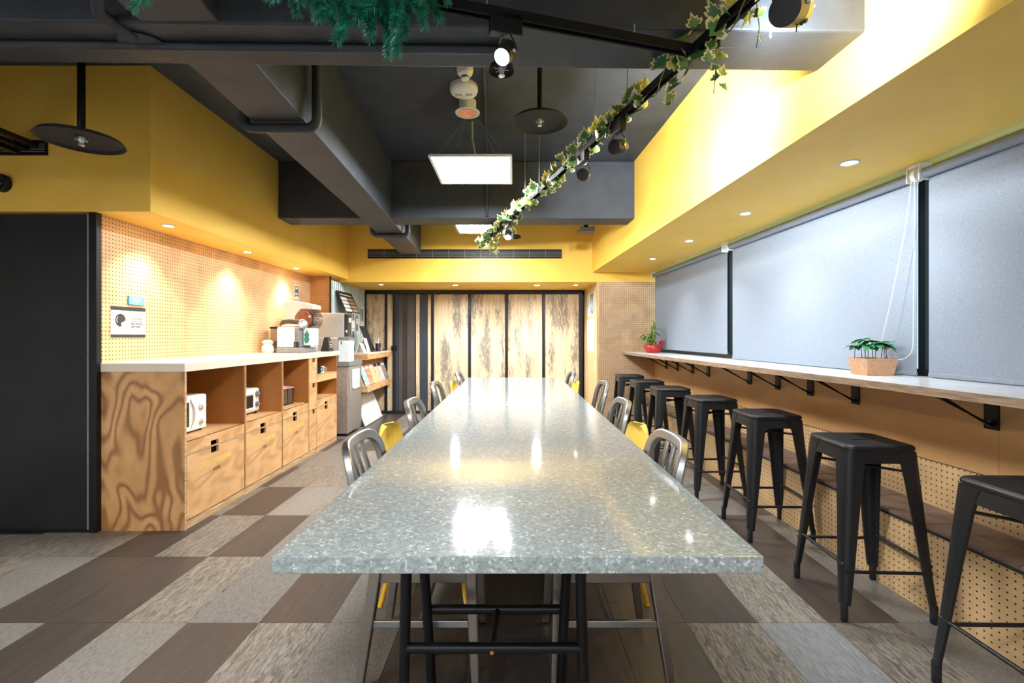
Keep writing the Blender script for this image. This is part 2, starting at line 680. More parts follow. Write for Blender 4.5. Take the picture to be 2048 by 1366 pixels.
M['paper'] = flat('white_paper', (236, 236, 232), 0.7, 0, 0.02)
M['paper_blue'] = flat('pale_blue_paper', (96, 168, 212), 0.5, 0, 0.08, 40.0)
M['paper_cool'] = flat('cool_white_paper', (214, 228, 236), 0.6, 0, 0.04, 14.0)
M['ink'] = flat('printed_black', (46, 44, 44), 0.6)
M['ink_brown'] = flat('printed_brown', (110, 66, 36), 0.6)
M['ink_cream'] = flat('printed_cream', (248, 222, 120), 0.5, 0, 0.02)
M['ink_grey'] = flat('printed_grey', (120, 122, 124), 0.6)
M['brown_gloss'] = flat('brown_gloss', (132, 72, 50), 0.2, 0, 0.15, 10.0, coat=0.5)
M['teal'] = flat('teal_print', (24, 132, 124), 0.4)
M['copper'] = flat('copper_reflector', (228, 150, 112), 0.2, 0.9)
M['pink'] = flat('pink_cloth', (206, 142, 140), 0.8, 0, 0.15, 40.0)
M['bag'] = flat('crumpled_white_bag', (226, 220, 210), 0.7, 0, 0.08, 30.0)
M['tile_dark'] = flat('dark_ledge_tile', (128, 108, 96), 0.5, 0, 0.12, 12.0)
M['panel_light'] = emit('led_diffuser', (248, 251, 255), PANEL_E)
M['fill_panel'] = emit('fill_diffuser', (248, 251, 255), 30.0)  # glow of the added fill panels behind the camera
M['down_light'] = emit('downlight_lens', (255, 250, 240), 14.0)
M['spot_light'] = emit('spot_lens', (225, 240, 255), 30.0)

# ------------------------------------------------------------------ the setting
CZ = 2.96                                     # ceiling
TW, TL = 0.311, 0.623                         # floor planks
# floor: sub-floor slab + one object per plank
floor = structure('floor', (0, 0, 0))
MB().box(-4.3, 2.6, -4.1, 8.6, -0.10, -0.006).build('floor_slab', flat('grout', (58, 50, 44), 0.7), floor)
pm = {k: MB().box(-TW / 2 + .0009, TW / 2 - .0009, -TL / 2 + .0009, TL / 2 - .0009, -0.006, 0.0).mesh('plank', m_plank(k)) for k in ('dark', 'light', 'cool', 'worn')}
# what the photograph shows, row by row from the near edge of the frame: columns start at X = -2.66
rows = {
    -1: 'wldldwlddwldlwlwld', 0: 'wwldldwldddd' 'wcwldl', 1: 'wlddwldlddddd' 'wdldl', 2: 'wwdwdlwdwdldwddwdl', 3: 'wlwdlwdlwdlddwldld',
    4: 'lwdwwwldwdlwddwdlw', 5: 'dlwlwlwdlwdlwddwld', 6: 'wldlddwdlwdwdlwdld', 7: 'ldwdldwldwlddwldwl', 8: 'dwldwddlwldwldwdld', 9: 'wdldwldwdlwldwldwd'}
kd = {'d': 'dark', 'l': 'light', 'w': 'worn', 'c': 'cool'}
for r, s in rows.items():
    y = 2.074 + (r - 1) * TL + TL / 2
    for c, ch in enumerate(s):
        x = -2.975 + c * TW + TW / 2
        if x > 2.1 - 0.042 * y or (y > 3.2 and x < -2.2):
            continue
        linked('plank', pm[kd[ch]], floor, (x, y, 0))
MB().box(-4.3, -2.98, -4.0, 3.0, -0.006, -0.001).build('floor_margin', pm['worn'].materials[0], floor)
MB().box(-2.98, 2.0, -4.0, 2.074 - 2 * TL, -0.006, -0.001).build('floor_margin', pm['light'].materials[0], floor)

# ceiling slab with its concrete beams
ceil = structure('ceiling', (0, 0, CZ))
MB().box(-4.3, 2.6, -4.1, 8.6, CZ, CZ + 0.12).build('ceiling_slab', M['black_paint'], ceil)
b = MB()
x0, x1 = -4.3, 1.34
f1 = lambda x: 1.735 + 0.02 * x
b.hexa([(x0, f1(x0), 2.38), (x1, f1(x1), 2.38), (x1, f1(x1) + .265, 2.38), (x0, f1(x0) + .265, 2.38)],
       [(x0, f1(x0), CZ), (x1, f1(x1), CZ), (x1, f1(x1) + .265, CZ), (x0, f1(x0) + .265, CZ)]).build('cross_beam', M['black_paint'], ceil, bevel=0.008)
MB().box(-2.29, 1.22, 4.63, 4.90, 2.40, CZ).build('cross_beam', M['black_paint'], ceil, bevel=0.008)
MB(RW).box(-1.272, -0.990, -3.0, 6.56, 2.385, CZ).build('long_beam', M['black_paint'], ceil, bevel=0.008)

# right wall: window wall with pegboard base, tiled foot ledge, yellow soffit
wr = structure('wall_right', (2.2, 3.0, 0))
u0, u1 = -4.0, 6.55
MB(RW).box(wv(1.967), wv(1.967) + .02, u0, u1, 0.0, 0.372).build('pegboard_panel', M['peg_r'], wr)
MB(RW).box(wv(1.967) + .02, wv(2.228), u0, u1, 0.0, 0.366).build('ledge_core', M['ply_wall'], wr)
tile_w = 0.132
MB(RW).box(wv(1.962), wv(2.228), -4.0, u1, 0.366, 0.380).build('ledge_bed', M['brown_dark'], wr)
k = 0
u = 0.9
while u < 6.45:
    for r_ in range(2):
        v0 = wv(1.962) + r_ * .1335
        MB(RW).box(v0, v0 + .130, u, u + tile_w - 0.0035, 0.380, 0.394 - .0006 * ((k * 7 + r_ * 3) % 3)).build('ledge_tile', M['tile_dark'], wr)
    k += 1
    u += tile_w
MB(RW).box(wv(1.962), wv(2.228), -4.0, 0.896, 0.380, 0.393).build('ledge_margin', M['tile_dark'], wr)
MB(RW).box(wv(2.228), wv(2.228) + .02, u0, u1, 0.366, 0.617).build('pegboard_panel', M['peg_r'], wr)
MB(RW).box(wv(2.228) + .003, wv(2.228) + .02, u0, u1, 0.617, 0.622).build('shadow_gap', M['black_matte'], wr)
for a, c in ((-4.0, 0.6), (0.603, 2.0), (2.003, 3.62), (3.623, 5.2), (5.203, u1)):
    MB(RW).box(wv(2.228), wv(2.228) + .02, a, c, 0.622, 1.035).build('plywood_panel', M['ply_wall'], wr)
MB(RW).box(wv(2.228) + .02, wv(2.228) + .16, u0, u1, 0.0, 1.035).build('wall_core', M['ply_wall'], wr)
# soffit box above the windows
MB(RW).box(wv(1.378), wv(2.45), u0, u1 + .02, 2.14, CZ).build('soffit', M['yellow'], wr)
# pillar at the far right end
MB().box(1.165, 2.02, 6.60, 6.615, 0.0, 2.007).build('pegboard_panel', M['peg_y'], wr)
MB().box(1.165, 2.30, 6.615, 7.80, 0.0, 2.007).build('pillar_core', M['ply_return'], wr)
MB().box(1.166, 1.20, 6.597, 6.60, 0.0, 2.007).build('corner_bead', M['ply_return'], wr)

# windows behind the blinds
def window(n, ua, ub):
    w = structure('window_%d' % n, RW(wv(2.30), (ua + ub) / 2, 1.05))
    MB(RW).box(wv(2.28), wv(2.33), ua, ub, 1.035, 1.075).build('window_sill', M['frame_black'], w)
    MB(RW).box(wv(2.28), wv(2.33), ua, ub, 2.125, 2.139).build('window_head', M['frame_black'], w)
    MB(RW).box(wv(2.28), wv(2.33), ua, ua + .012, 1.075, 2.125).build('window_jamb', M['frame_black'], w)
    MB(RW).box(wv(2.28), wv(2.33), ub - .03, ub, 1.075, 2.125).build('window_jamb', M['frame_black'], w)
    MB(RW).box(wv(2.302), wv(2.308), ua + .012, ub - .03, 1.075, 2.125).build('pane', M['pane'], w)
window(1, -4.0, 2.442)
window(2, 2.442, 4.525)
window(3, 4.525, 6.55)

# left wall: pegboard over the counter, yellow bulkhead, corrugated end
wl = structure('wall_left', (-2.7, 4.6, 0))
MB().box(-2.675, -2.66, 3.03, 6.24, 0.0, 2.04).build('pegboard_panel', M['peg_x'], wl)
MB().box(-2.66, -2.39, 6.225, 6.24, 0.0, 2.04).build('pegboard_panel', M['peg_left_y'], wl)
MB().box(-2.405, -2.39, 6.218, 6.25, 0.9, 2.04).build('corner_bead', M['brown_dark'], wl)
MB().box(-4.3, -2.675, 3.06, 8.0, 0.0, 2.04).build('wall_core', M['ply_wall'], wl)
MB().box(-2.675, -2.43, 6.24, 8.0, 0.0, 2.04).build('wall_core', M['ply_wall'], wl)
MB().box(-4.3, -2.29, 3.0, 6.62, 2.04, CZ).build('soffit', M['yellow'], wl)
MB().box(-4.3, -4.2, -4.0, 3.06, 0.0, CZ).build('wall_panel', M['white_paint'], wl)
# corrugated cladding, ribs along Z
rib = []
y = 6.25
k = 0
while y < 7.76:
    rib.append((-2.43 + (0.022 if (k // 2) % 2 == 0 else 0.0), y))
    k += 1
    y += 0.019
poly = rib + [(-2.45, rib[-1][1]), (-2.45, rib[0][1])]
MB().prism(poly, 'z', 0.0, 2.0).build('corrugated_sheet', M['corrugated'], wl)

# back wall header over the folding doors
wb = structure('wall_back', (-0.5, 7.0, 2.0))
MB().box(-4.3, 2.6, 6.60, 8.6, 2.007, CZ).build('header', M['yellow'], wb)
MB().box(-4.3, 2.6, 7.95, 8.1, 0.0, 2.007).build('wall_panel', M['brown_dark'], wb)
wf = structure('wall_front', (-0.8, -4.0, 0))
MB().box(-4.3, 2.6, -4.1, -4.0, 0.0, CZ).build('wall_panel', M['white_paint'], wf)

# ------------------------------------------------------------------ folding doors
DY = 7.75
def dx(z):                      # from the enlarged crop of the photograph to X at the door plane
    return (z / 3.012 + 660 - 1026) / 950 * DY
tr = structure('trim_1', (-0.6, DY, 0))
MB().box(dx(203), dx(1520), DY - .03, DY + .06, 1.945, 2.007).build('head_rail', M['frame_black'], tr, bevel=.004)
MB().box(dx(203), dx(640), DY - .05, DY + .06, 0.0, 0.04).build('floor_rail', M['frame_black'], tr)
MB().box(dx(640), dx(1520), DY - .02, DY + .06, 0.0, 0.03).build('floor_rail', M['frame_black'], tr)
MB().box(dx(203), dx(219), DY - .03, DY + .06, 0.04, 1.945).build('jamb', M['frame_black'], tr)
MB().box(dx(1500), dx(1520), DY - .03, DY + .06, 0.03, 1.945).build('jamb', M['frame_black'], tr)
def door(n, a, c, spec, stile=0.045):
    d = structure('door_%d' % n, ((dx(a) + dx(c)) / 2, DY, 0))
    for (p, q, mat_, nm, back) in spec:
        MB().box(dx(p), dx(q), DY + back, DY + .035, 0.04, 1.94).build(nm, mat_, d, bevel=.002)
    return d
dw = [m_doorwood('weathered_door_%d' % i, i + 1) for i in range(6)]
FB, FR = M['frame_black'], M['frame_blue']
door(1, 219, 395, [(219, 330, dw[4], 'panel', .01), (330, 345, FB, 'stile', -.012), (345, 378, dw[5], 'panel', .01), (378, 396, FB, 'stile', -.012)])
d2 = door(2, 396, 625, [(396, 413, FR, 'stile', -.012), (413, 436, M['brown_panel'], 'panel', .012), (436, 464, M['brown_dark'], 'panel', .008),
          (464, 513, M['brown_panel'], 'panel', .012), (513, 517, FB, 'stile', 0), (517, 540, dw[5], 'panel', .01), (540, 589, FR, 'panel', .0),
          (589, 610, dw[5], 'panel', .01), (610, 626, FB, 'stile', -.012)])
MB().box(dx(372), dx(405), DY - .035, DY - .012, 1.02, 1.10).build('latch', M['black_metal'], d2, bevel=.003)
MB().box(dx(379), dx(381), DY - .06, DY - .035, 1.03, 1.09).build('latch_lever', M['black_metal'], d2)
for n, (p, q, i) in enumerate(((626, 832, 0), (849, 1055, 1), (1071, 1278, 2), (1295, 1500, 3))):
    sp = [(p, q, dw[i], 'panel', .012)]
    if n < 3:
        sp.append((q, q + 17, FB, 'stile', -.012))
    door(n + 3, p, q + 17, sp)

# ------------------------------------------------------------------ linear air grilles
def grille(name, label, x0, x1, y, z0, z1, nsl, nbar):
    t = thing(name, label, 'air vent', ((x0 + x1) / 2, y, z0))
    MB().box(x0, x1, y - .003, y + .0, z0, z1).build('cavity', M['black_matte'], t)
    w = .008
    MB().add([(x0, y - .012, z0), (x1, y - .012, z0), (x1, y - .012, z1), (x0, y - .012, z1),
              (x0 + w, y - .012, z0 + w), (x1 - w, y - .012, z0 + w), (x1 - w, y - .012, z1 - w), (x0 + w, y - .012, z1 - w),
              (x0, y, z0), (x1, y, z0), (x1, y, z1), (x0, y, z1),
              (x0 + w, y - .003, z0 + w), (x1 - w, y - .003, z0 + w), (x1 - w, y - .003, z1 - w), (x0 + w, y - .003, z1 - w)],
             [(0, 1, 5, 4), (1, 2, 6, 5), (2, 3, 7, 6), (3, 0, 4, 7), (0, 8, 9, 1), (1, 9, 10, 2), (2, 10, 11, 3), (3, 11, 8, 0),
              (4, 5, 13, 12), (5, 6, 14, 13), (6, 7, 15, 14), (7, 4, 12, 15)]).build('frame', M['black_metal'], t)
    hh = (z1 - z0 - 2 * w) / (nsl + 1)
    for i in range(nsl):
        z = z0 + w + hh * (i + 1)
        MB().box(x0 + w, x1 - w, y - .010, y - .004, z - .0022, z + .0022).build('slat', M['grey_plastic'], t)
    for i in range(nbar):
        x = x0 + (x1 - x0) * (i + 1) / (nbar + 1)
        MB().box(x - .003, x + .003, y - .0035, y - .003, z0 + w, z1 - w).build('divider', M['grey_plastic'], t)
    return t
grille('air_grille', 'long black linear air grille in the yellow header above the doors', -2.015, 0.676, 6.60, 2.335, 2.458, 5, 11)

# ------------------------------------------------------------------ big tables
def table(label, y0, y1, near):
    t = thing('communal_table', label, 'table', (0.011, (y0 + y1) / 2, 0), 0, 'communal tables')
    MB().box(-0.539, 0.561, y0, y1, 0.719, 0.7586).build('tabletop', M['zinc'], t, bevel=.003)
    TX = -.058
    for end, s in ((y0 + .35, 1), (y1 - .35, -1)):
        tr = MB()
        ya, yb = end, end + .22 * s
        frame_specs = ((ya, .272, .270), (yb, .25, .222))
        f = None
        for (yy, wb_, wt_) in frame_specs:
            for sx in (-1, 1):
                top = (TX + sx * (wt_ - .015 if yy == ya else wt_ + .02), yy + (.0 if yy == ya else -.10 * s), 0.719)
                bot = (TX + sx * (wb_ if yy == ya else wt_), yy + (0 if yy == ya else .02 * s), 0.0)
                MB().cyl(bot, top, .0165, n=14).build('leg', M['black_metal'], t, smooth=True)
            wbar = (wb_ - .012) if yy == ya else wt_
            yo = yy + (0 if yy == ya else -.02 * s)
            MB().cyl((TX - wbar, yo, .325), (TX + wbar, yo, .325), .0155, n=14).build('crossbar', M['black_metal'], t, smooth=True)
        MB().cyl((-.062, ya, .325), (-.052, yb - .02 * s, .325), .010, n=10).build('tie_rod', M['black_metal'], t, smooth=True)
        MB().cyl((-.062, ya - .020 * s, .323), (-.062, ya - .012 * s, .323), .006, n=10).build('screw', M['brass_screw'], t)
        MB().box(-.26, .28, min(ya, yb) - .02, max(ya, yb) + .02, .705, .719).build('mounting_plate', M['black_metal'], t)
    return t
table('long spangled zinc table at the front, nearest the camera', 1.061, 3.415, True)
table('long spangled zinc table at the rear, nearest the wooden doors', 3.419, 5.69, False)

# ------------------------------------------------------------------ aluminium slat-back chair (faces local +Y)
def make_navy():
    t = thing('slat_back_chair', '', 'chair', (0, 0, 0), 0, 'aluminium slat-back chairs at the zinc tables')
    A = M['alu']
    # seat: shallow dished plate
    nx, ny = 9, 9
    top, bot = [], []
    for j in range(ny):
        for i in range(nx):
            u, v = i / (nx - 1) * 2 - 1, j / (ny - 1) * 2 - 1
            hw = .195 + .012 * v
            x = u * hw * (1 - .04 * v * v)
            y_ = v * .195
            dish = -.016 * (1 - u * u) * (1 - v * v) - .012 * max(0, v - .5)
            top.append((x, y_, .452 + dish))
            bot.append((x, y_, .426 + dish * .5))
    fs = []
    N = nx * ny
    for j in range(ny - 1):
        for i in range(nx - 1):
            a = j * nx + i
            fs.append((a, a + 1, a + nx + 1, a + nx))
            fs.append((N + a, N + a + nx, N + a + nx + 1, N + a + 1))
    ring = [i for i in range(nx)] + [j * nx + nx - 1 for j in range(1, ny)] + [(ny - 1) * nx + i for i in range(nx - 2, -1, -1)] + [j * nx for j in range(ny - 2, 0, -1)]
    for k in range(len(ring)):
        a, c = ring[k], ring[(k + 1) % len(ring)]
        fs.append((a, N + a, N + c, c))
    MB().add(top + bot, fs).build('seat', A, t, smooth=True, bevel=.004)
    # back frame: wide curved inverted U
    pts, nr = [], []
    def bp(x, z):
        s = (z - .43) / .43
        return Vector((x, -.185 - .095 * s - .035 * (1 - (x / .19) ** 2) * min(1, s * 1.2), z))
    for k in range(5):
        z = .43 + k * (.76 - .43) / 4
        pts.append(bp(-.188, z))
    for k in range(1, 8):
        a = PI - k * (PI / 2) / 8
        pts.append(bp(-.188 + .085 + .085 * math.cos(a), .76 + .085 * math.sin(a)))
    for k in range(0, 7):
        pts.append(bp(-.103 + k * .206 / 6, .845))
    pts += [Vector((-p.x, p.y, p.z)) for p in reversed(pts[:12])]
    nr = []
    for p in pts:
        n_ = Vector((-p.x * 1.6, 1.0, .2)).normalized()
        nr.append(tuple(n_))
    MB().strip(pts, nr, .040, .030).build('back_frame', A, t, smooth=30, bevel=.006)
    for x in (-.066, 0, .066):
        sp = [bp(x, .44 + k * (.835 - .44) / 6) for k in range(7)]
        MB().strip(sp, (0, 1, .2), .026, .012).build('slat', A, t, smooth=30, bevel=.003)
    # legs
    L = {}
    for sx in (-1, 1):
        for sy in (-1, 1):
            tp = Vector((sx * .178, .165 if sy > 0 else -.17, .43))
            bt = Vector((sx * .205, .185 if sy > 0 else -.225, 0.006))
            L[(sx, sy)] = (tp, bt)
            ld = MB()
            loops = []
            for q, r in ((0, .021), (.5, .018), (1, .014)):
                c = tp.lerp(bt, q)
                loops.append([(c.x - r, c.y - r, c.z), (c.x + r, c.y - r, c.z), (c.x + r, c.y + r, c.z), (c.x - r, c.y + r, c.z)])
            lg = ld.loft(loops).build('leg', M['alu_dark'], t, bevel=.005)
            MB().cyl((bt.x, bt.y, 0), (bt.x, bt.y, .008), .013, n=10).build('glide', M['rubber'], lg)
    def at(k, z):
        a, c = L[k]
        return a.lerp(c, (a.z - z) / (a.z - c.z))
    for sx in (-1, 1):
        a, c = at((sx, -1), .235), at((sx, 1), .235)
        MB().strip([a, c], (sx, 0, 0), .026, .014).build('stretcher', A, t, bevel=.003)
        a, c = at((sx, -1), .40), at((sx, 1), .40)
        MB().strip([a, c], (sx, 0, 0), .050, .014).build('apron', M['alu_dark'], t, bevel=.003)
    a = (at((-1, -1), .235) + at((-1, 1), .235)) / 2
    c = (at((1, -1), .235) + at((1, 1), .235)) / 2
    MB().strip([a, c], (0, 1, 0), .024, .012).build('stretcher', A, t, bevel=.003)
    return t
navy = make_navy()
LR, RR = -PI / 2, PI / 2
navy_specs = [
    (-.315, 1.87, LR, 'aluminium slat-back chair on the left of the front table, nearest the camera'),
    (-.330, 2.92, LR, 'aluminium slat-back chair on the left, just beyond the nearer yellow chair'),
    (-.375, 4.05, LR, 'aluminium slat-back chair third along the left side, before the far yellow chair'),
    (-.315, 5.26, LR, 'aluminium slat-back chair on the left side, closest to the wooden doors'),
    (.330, 1.87, RR, 'aluminium slat-back chair on the stool side of the front table, nearest the camera'),
    (.385, 2.92, RR, 'aluminium slat-back chair on the stool side, just beyond the nearer yellow chair'),
    (.490, 4.06, RR, 'aluminium slat-back chair on the stool side pulled out from the rear table'),
    (.370, 5.27, RR, 'aluminium slat-back chair on the stool side, closest to the wooden doors')]
for i, (x, y, r, lb) in enumerate(navy_specs):
    if i == 0:
        navy.location = (x, y, 0)
        navy.rotation_euler = (0, 0, r)
        navy['label'] = lb
    else:
        dup(navy, (x, y, 0), r, lb)

# ------------------------------------------------------------------ yellow shell chair (faces local +Y)
def make_shell():
    t = thing('shell_chair', '', 'chair', (0, 0, 0), 0, 'yellow shell chairs at the zinc tables')
    prof = [(.20, .425), (.19, .44), (.12, .445), (.02, .438), (-.08, .437), (-.15, .45), (-.19, .49), (-.215, .56), (-.235, .64), (-.248, .70), (-.255, .735), (-.259, .76), (-.2615, .778), (-.263, .790), (-.2638, .797), (-.264, .80)]
    wid = [.19, .205, .215, .22, .22, .218, .215, .215, .213, .210, .201, .186, .165, .138, .10, .05]
    nu = 11
    front, back = [], []
    for (y_, z), w in zip(prof, wid):
        for i in range(nu):
            u = i / (nu - 1) * 2 - 1
            cup = .03 * u * u
            up = .012 * u * u if z < .46 else 0
            fwd = cup if z > .47 else cup * .2
            front.append((u * w, y_ + fwd, z + up))
            back.append((u * w, y_ + fwd - (.012 if z > .47 else 0), z + up - (.012 if z <= .47 else 0)))
    n = len(prof)
    N = n * nu
    fs = []
    for j in range(n - 1):
        for i in range(nu - 1):
            a = j * nu + i
            fs.append((a, a + 1, a + nu + 1, a + nu))
            fs.append((N + a, N + a + nu, N + a + nu + 1, N + a + 1))
    ring = [i for i in range(nu)] + [j * nu + nu - 1 for j in range(1, n)] + [(n - 1) * nu + i for i in range(nu - 2, -1, -1)] + [j * nu for j in range(n - 2, 0, -1)]
    for k in range(len(ring)):
        a, c = ring[k], ring[(k + 1) % len(ring)]
        fs.append((a, N + a, N + c, c))
    MB().add(front + back, fs).build('shell', M['yellow_plastic'], t, smooth=60)
    for sx in (-1, 1):
        for sy in (-1, 1):
            MB().cyl((sx * .235, sy * .20 - .02, 0.0), (sx * .13, sy * .12, .435), .011, .019, 12).build('leg', M['yellow_leg'], t, smooth=True)
    for sy in (-1, 1):
        MB().cyl((-.135, sy * .12, .40), (.135, sy * .12, .40), .008, n=8).build('brace', M['black_metal'], t, smooth=True)
    return t
shell = make_shell()
shell_specs = [
    (-.395, 2.43, LR, 'nearer yellow shell chair on the left side of the front table'),
    (-.36, 4.77, LR, 'farther yellow shell chair on the left side, at the rear table'),
    (.405, 2.44, RR, 'nearer yellow shell chair on the stool side of the front table'),
    (.39, 4.77, RR, 'farther yellow shell chair on the stool side, at the rear table')]
for i, (x, y, r, lb) in enumerate(shell_specs):
    if i == 0:
        shell.location = (x, y, 0)
        shell.rotation_euler = (0, 0, r)
        shell['label'] = lb
    else:
        dup(shell, (x, y, 0), r, lb)

# ------------------------------------------------------------------ black metal bar stools
def rsq(h, r, z, n=8):
    """rounded square loop, half side h"""
    out = []
    for cx, cy, a0 in ((h - r, h - r, 0), (-(h - r), h - r, PI / 2), (-(h - r), -(h - r), PI), (h - r, -(h - r), 1.5 * PI)):
        for k in range(n):
            a = a0 + (PI / 2) * k / (n - 1)
            out.append((cx + r * math.cos(a), cy + r * math.sin(a), z))
    return out
def slotloop(z, n=8):
    out = []
    for cx, cy, a0 in ((.034, 0, 0), (-.034, 0, PI / 2), (-.034, 0, PI), (.034, 0, 1.5 * PI)):
        for k in range(n):
            a = a0 + (PI / 2) * k / (n - 1)
            out.append((cx + .0085 * math.cos(a), .0085 * math.sin(a), z))
    return out
def make_stool():
    t = thing('bar_stool', '', 'stool', (0, 0, 0), 0, 'black metal stools along the window counter')
    S = M['stool']
    loops = [rsq(.150, .035, .742), rsq(.157, .04, .742), rsq(.158, .04, .752), rsq(.154, .04, .760), rsq(.145, .038, .7635), rsq(.120, .034, .7625), rsq(.085, .03, .761), slotloop(.760), slotloop(.735)]
    MB().loft(loops, False, False).build('seat', S, t, smooth=50)
    loops = [rsq(.148, .03, .742), rsq(.1505, .032, .742), rsq(.158, .034, .685), rsq(.155, .034, .685), rsq(.148, .03, .742)]
    MB().loft(loops, False, False).build('skirt', S, t, smooth=50)
    for sx in (-1, 1):
        for sy in (-1, 1):
            loops = []
            for q, s in ((0, .088), (.12, .075), (.35, .062), (.7, .046), (.9, .034)):
                z = .735 * (1 - q)
                c = .155 + q * .052
                th, r = .012, min(.03, s * .6)
                pts = [(-s, 0), (-s * .7, 0), (-r, 0), (-r * .3, -r * .3 * .45), (-r * .1 * 1.5, -r * .4), (0, -r), (0, -s * .7), (0, -s), (-th, -s), (-th, -r * 1.1), (-r * 1.1, -th), (-s, -th)]
                loops.append([(sx * (c + px), sy * (c + py), z) for px, py in pts])
            lg = MB().loft(loops).build('leg', S, t, smooth=50)
            MB().lathe([(.012, .0), (.0145, .004), (.0145, .03), (.0155, .075), (.011, .085)], (sx * .189, sy * .189, 0), 12).build('foot', M['rubber'], lg, smooth=True)
    R = .0075
    for z, pairs, ins in ((.215, 'x', .185), (.245, 'y', .183)):
        for s in (-1, 1):
            a, c = ((-ins, s * ins, z), (ins, s * ins, z)) if pairs == 'x' else ((s * ins, -ins, z), (s * ins, ins, z))
            MB().cyl(a, c, R, n=10).build('footrest', S, t, smooth=True)
    for a, c in (((-.145, -.145, .635), (.145, .145, .635)), ((-.145, .145, .642), (.145, -.145, .642))):
        a, c = Vector(a), Vector(c)
        MB().tube([a, a.lerp(c, .3), a.lerp(c, .45), a.lerp(c, .55), a.lerp(c, .7), c], [.006, .006, .008, .008, .006, .006], 8).build('cross_brace', S, t, smooth=True)
    return t
stool = make_stool()
ordn = ['nearest the camera, cut off by the photo edge', 'second from the camera', 'third from the camera', 'fourth from the camera', 'fifth from the camera', 'sixth from the camera', 'farthest from the camera, by the pegboard pillar']
spots = [(1.712, 1.52, -.02), (1.652, 2.265, -.05), (1.632, 3.068, -.02), (1.585, 3.82, .03), (1.508, 4.57, -.03), (1.492, 5.30, .02), (1.478, 6.03, -.04)]
for i, (x, y, r) in enumerate(spots):
    lb = 'black metal bar stool ' + ordn[i]
    if i == 0:
        stool.location = (x, y, 0)
        stool.rotation_euler = (0, 0, r)
        stool['label'] = lb
    else:
        dup(stool, (x, y, 0), r, lb)

# ------------------------------------------------------------------ window counter with brackets
wc = thing('window_counter', 'long pale oak counter on black brackets below the blinds', 'counter', RW(wv(2.0), 3.0, 1.0))
MB(RW).box(wv(1.80), wv(2.228) + .05, -3.9, 6.54, 1.0375, 1.040).build('laminate_top', M['oak_top'], wc)
MB(RW).box(wv(1.802), wv(2.228) + .05, -3.9, 6.54, 1.004, 1.0375).build('board', M['oak_edge'], wc)
for Y in (6.1, 5.73, 5.30, 4.91, 4.12, 3.71, 3.33, 2.916, 2.119, 1.3):
    u = wu(2.228, Y)
    br = MB(RW).box(wv(2.228) - .008, wv(2.228), u - .032, u + .032, .835, 1.004).build('bracket', M['black_metal'], wc, bevel=.002)
    MB(RW).box(wv(1.88), wv(2.228), u - .02, u + .02, .997, 1.0035).build('bracket_arm', M['black_metal'], br)
    z0, z1 = .865, .999
    MB(RW).hexa([(wv(2.228) - .02, u - .012, z0), (wv(2.228) - .002, u - .012, z0 - .022), (wv(2.228) - .002, u + .012, z0 - .022), (wv(2.228) - .02, u + .012, z0)],
                [(wv(1.93), u - .012, z1), (wv(1.97), u - .012, z1), (wv(1.97), u + .012, z1), (wv(1.93), u + .012, z1)]).build('brace', M['black_metal'], br)
    for dz in (.02, .035):
        MB(RW).cyl((wv(2.228) - .011, u + .006, .835 + dz), (wv(2.228) - .007, u + .006, .835 + dz), .005, n=8).build('screw', M['grey_plastic'], br)

# ------------------------------------------------------------------ roller blinds
def blind(label, ua, ub, chain_u=None, zb=1.043):
    t = thing('roller_blind', label, 'blind', RW(wv(2.20), (ua + ub) / 2, zb), 0, 'grey roller blinds over the windows')
    v = wv(2.20)
    MB(RW).cyl((v + .005, ua + .005, 2.085), (v + .005, ub - .005, 2.085), .026, n=20).build('roller', M['blind'], t, smooth=True)
    MB(RW).box(v + .026, v + .0275, ua, ub, zb + .012, 2.085).build('fabric', M['blind'], t)
    MB(RW).box(v + .020, v + .034, ua, ub, zb, zb + .022).build('hem_bar', M['blind'], t, bevel=.004)
    MB(RW).box(v - .03, v + .035, ub - .004, ub + .004, 2.05, 2.14).build('end_bracket', M['white_plastic'], t, bevel=.002)
    MB(RW).box(v - .03, v + .035, ua - .004, ua + .004, 2.05, 2.14).build('end_bracket', M['white_plastic'], t, bevel=.002)
    return t
b1 = blind('grey roller blind nearest the camera, cut off at the right', -3.9, 2.335)
b2 = blind('wide middle grey roller blind behind the wooden planter', 2.405, 4.325)
b3 = blind('farthest grey roller blind behind the red pot plant', 4.425, 6.43, zb=1.085)
# clutch and bead chain of the middle blind
v = wv(2.20)
cl = MB(RW).lathe([(.012, -.012), (.034, -.012), (.036, 0), (.034, .014), (.015, .018)], (v, 2.37, 2.085), 20, (0, 1, 0)).build('clutch', M['white_plastic'], b2, smooth=True)
MB(RW).box(v - .032, v + .034, 2.345, 2.395, 2.118, 2.139).build('ceiling_clip', M['white_plastic'], b2, bevel=.003)
pts = []
for k in range(24):
    q = k / 23
    pts.append((v - .022 - .03 * math.sin(q * 1.4), 2.385 + .16 * q ** 1.5, 2.06 - .86 * q))
for k in range(1, 10):
    a = k / 10 * PI
    pts.append((v - .045 + .015 * k / 10, 2.455 + .09 * math.cos(a), 1.20 - .075 * math.sin(a)))
for k in range(24):
    q = 1 - k / 23
    pts.append((v - .03 + .008 * (1 - q), 2.365, 2.06 - .86 * q))
MB(RW).tube(pts, .0017, 6).build('bead_chain', M['white_plastic'], b2, smooth=True)
MB(RW).box(v - .03, v + .034, 4.36, 4.39, 2.10, 2.139).build('ceiling_clip', M['white_plastic'], b3, bevel=.003)

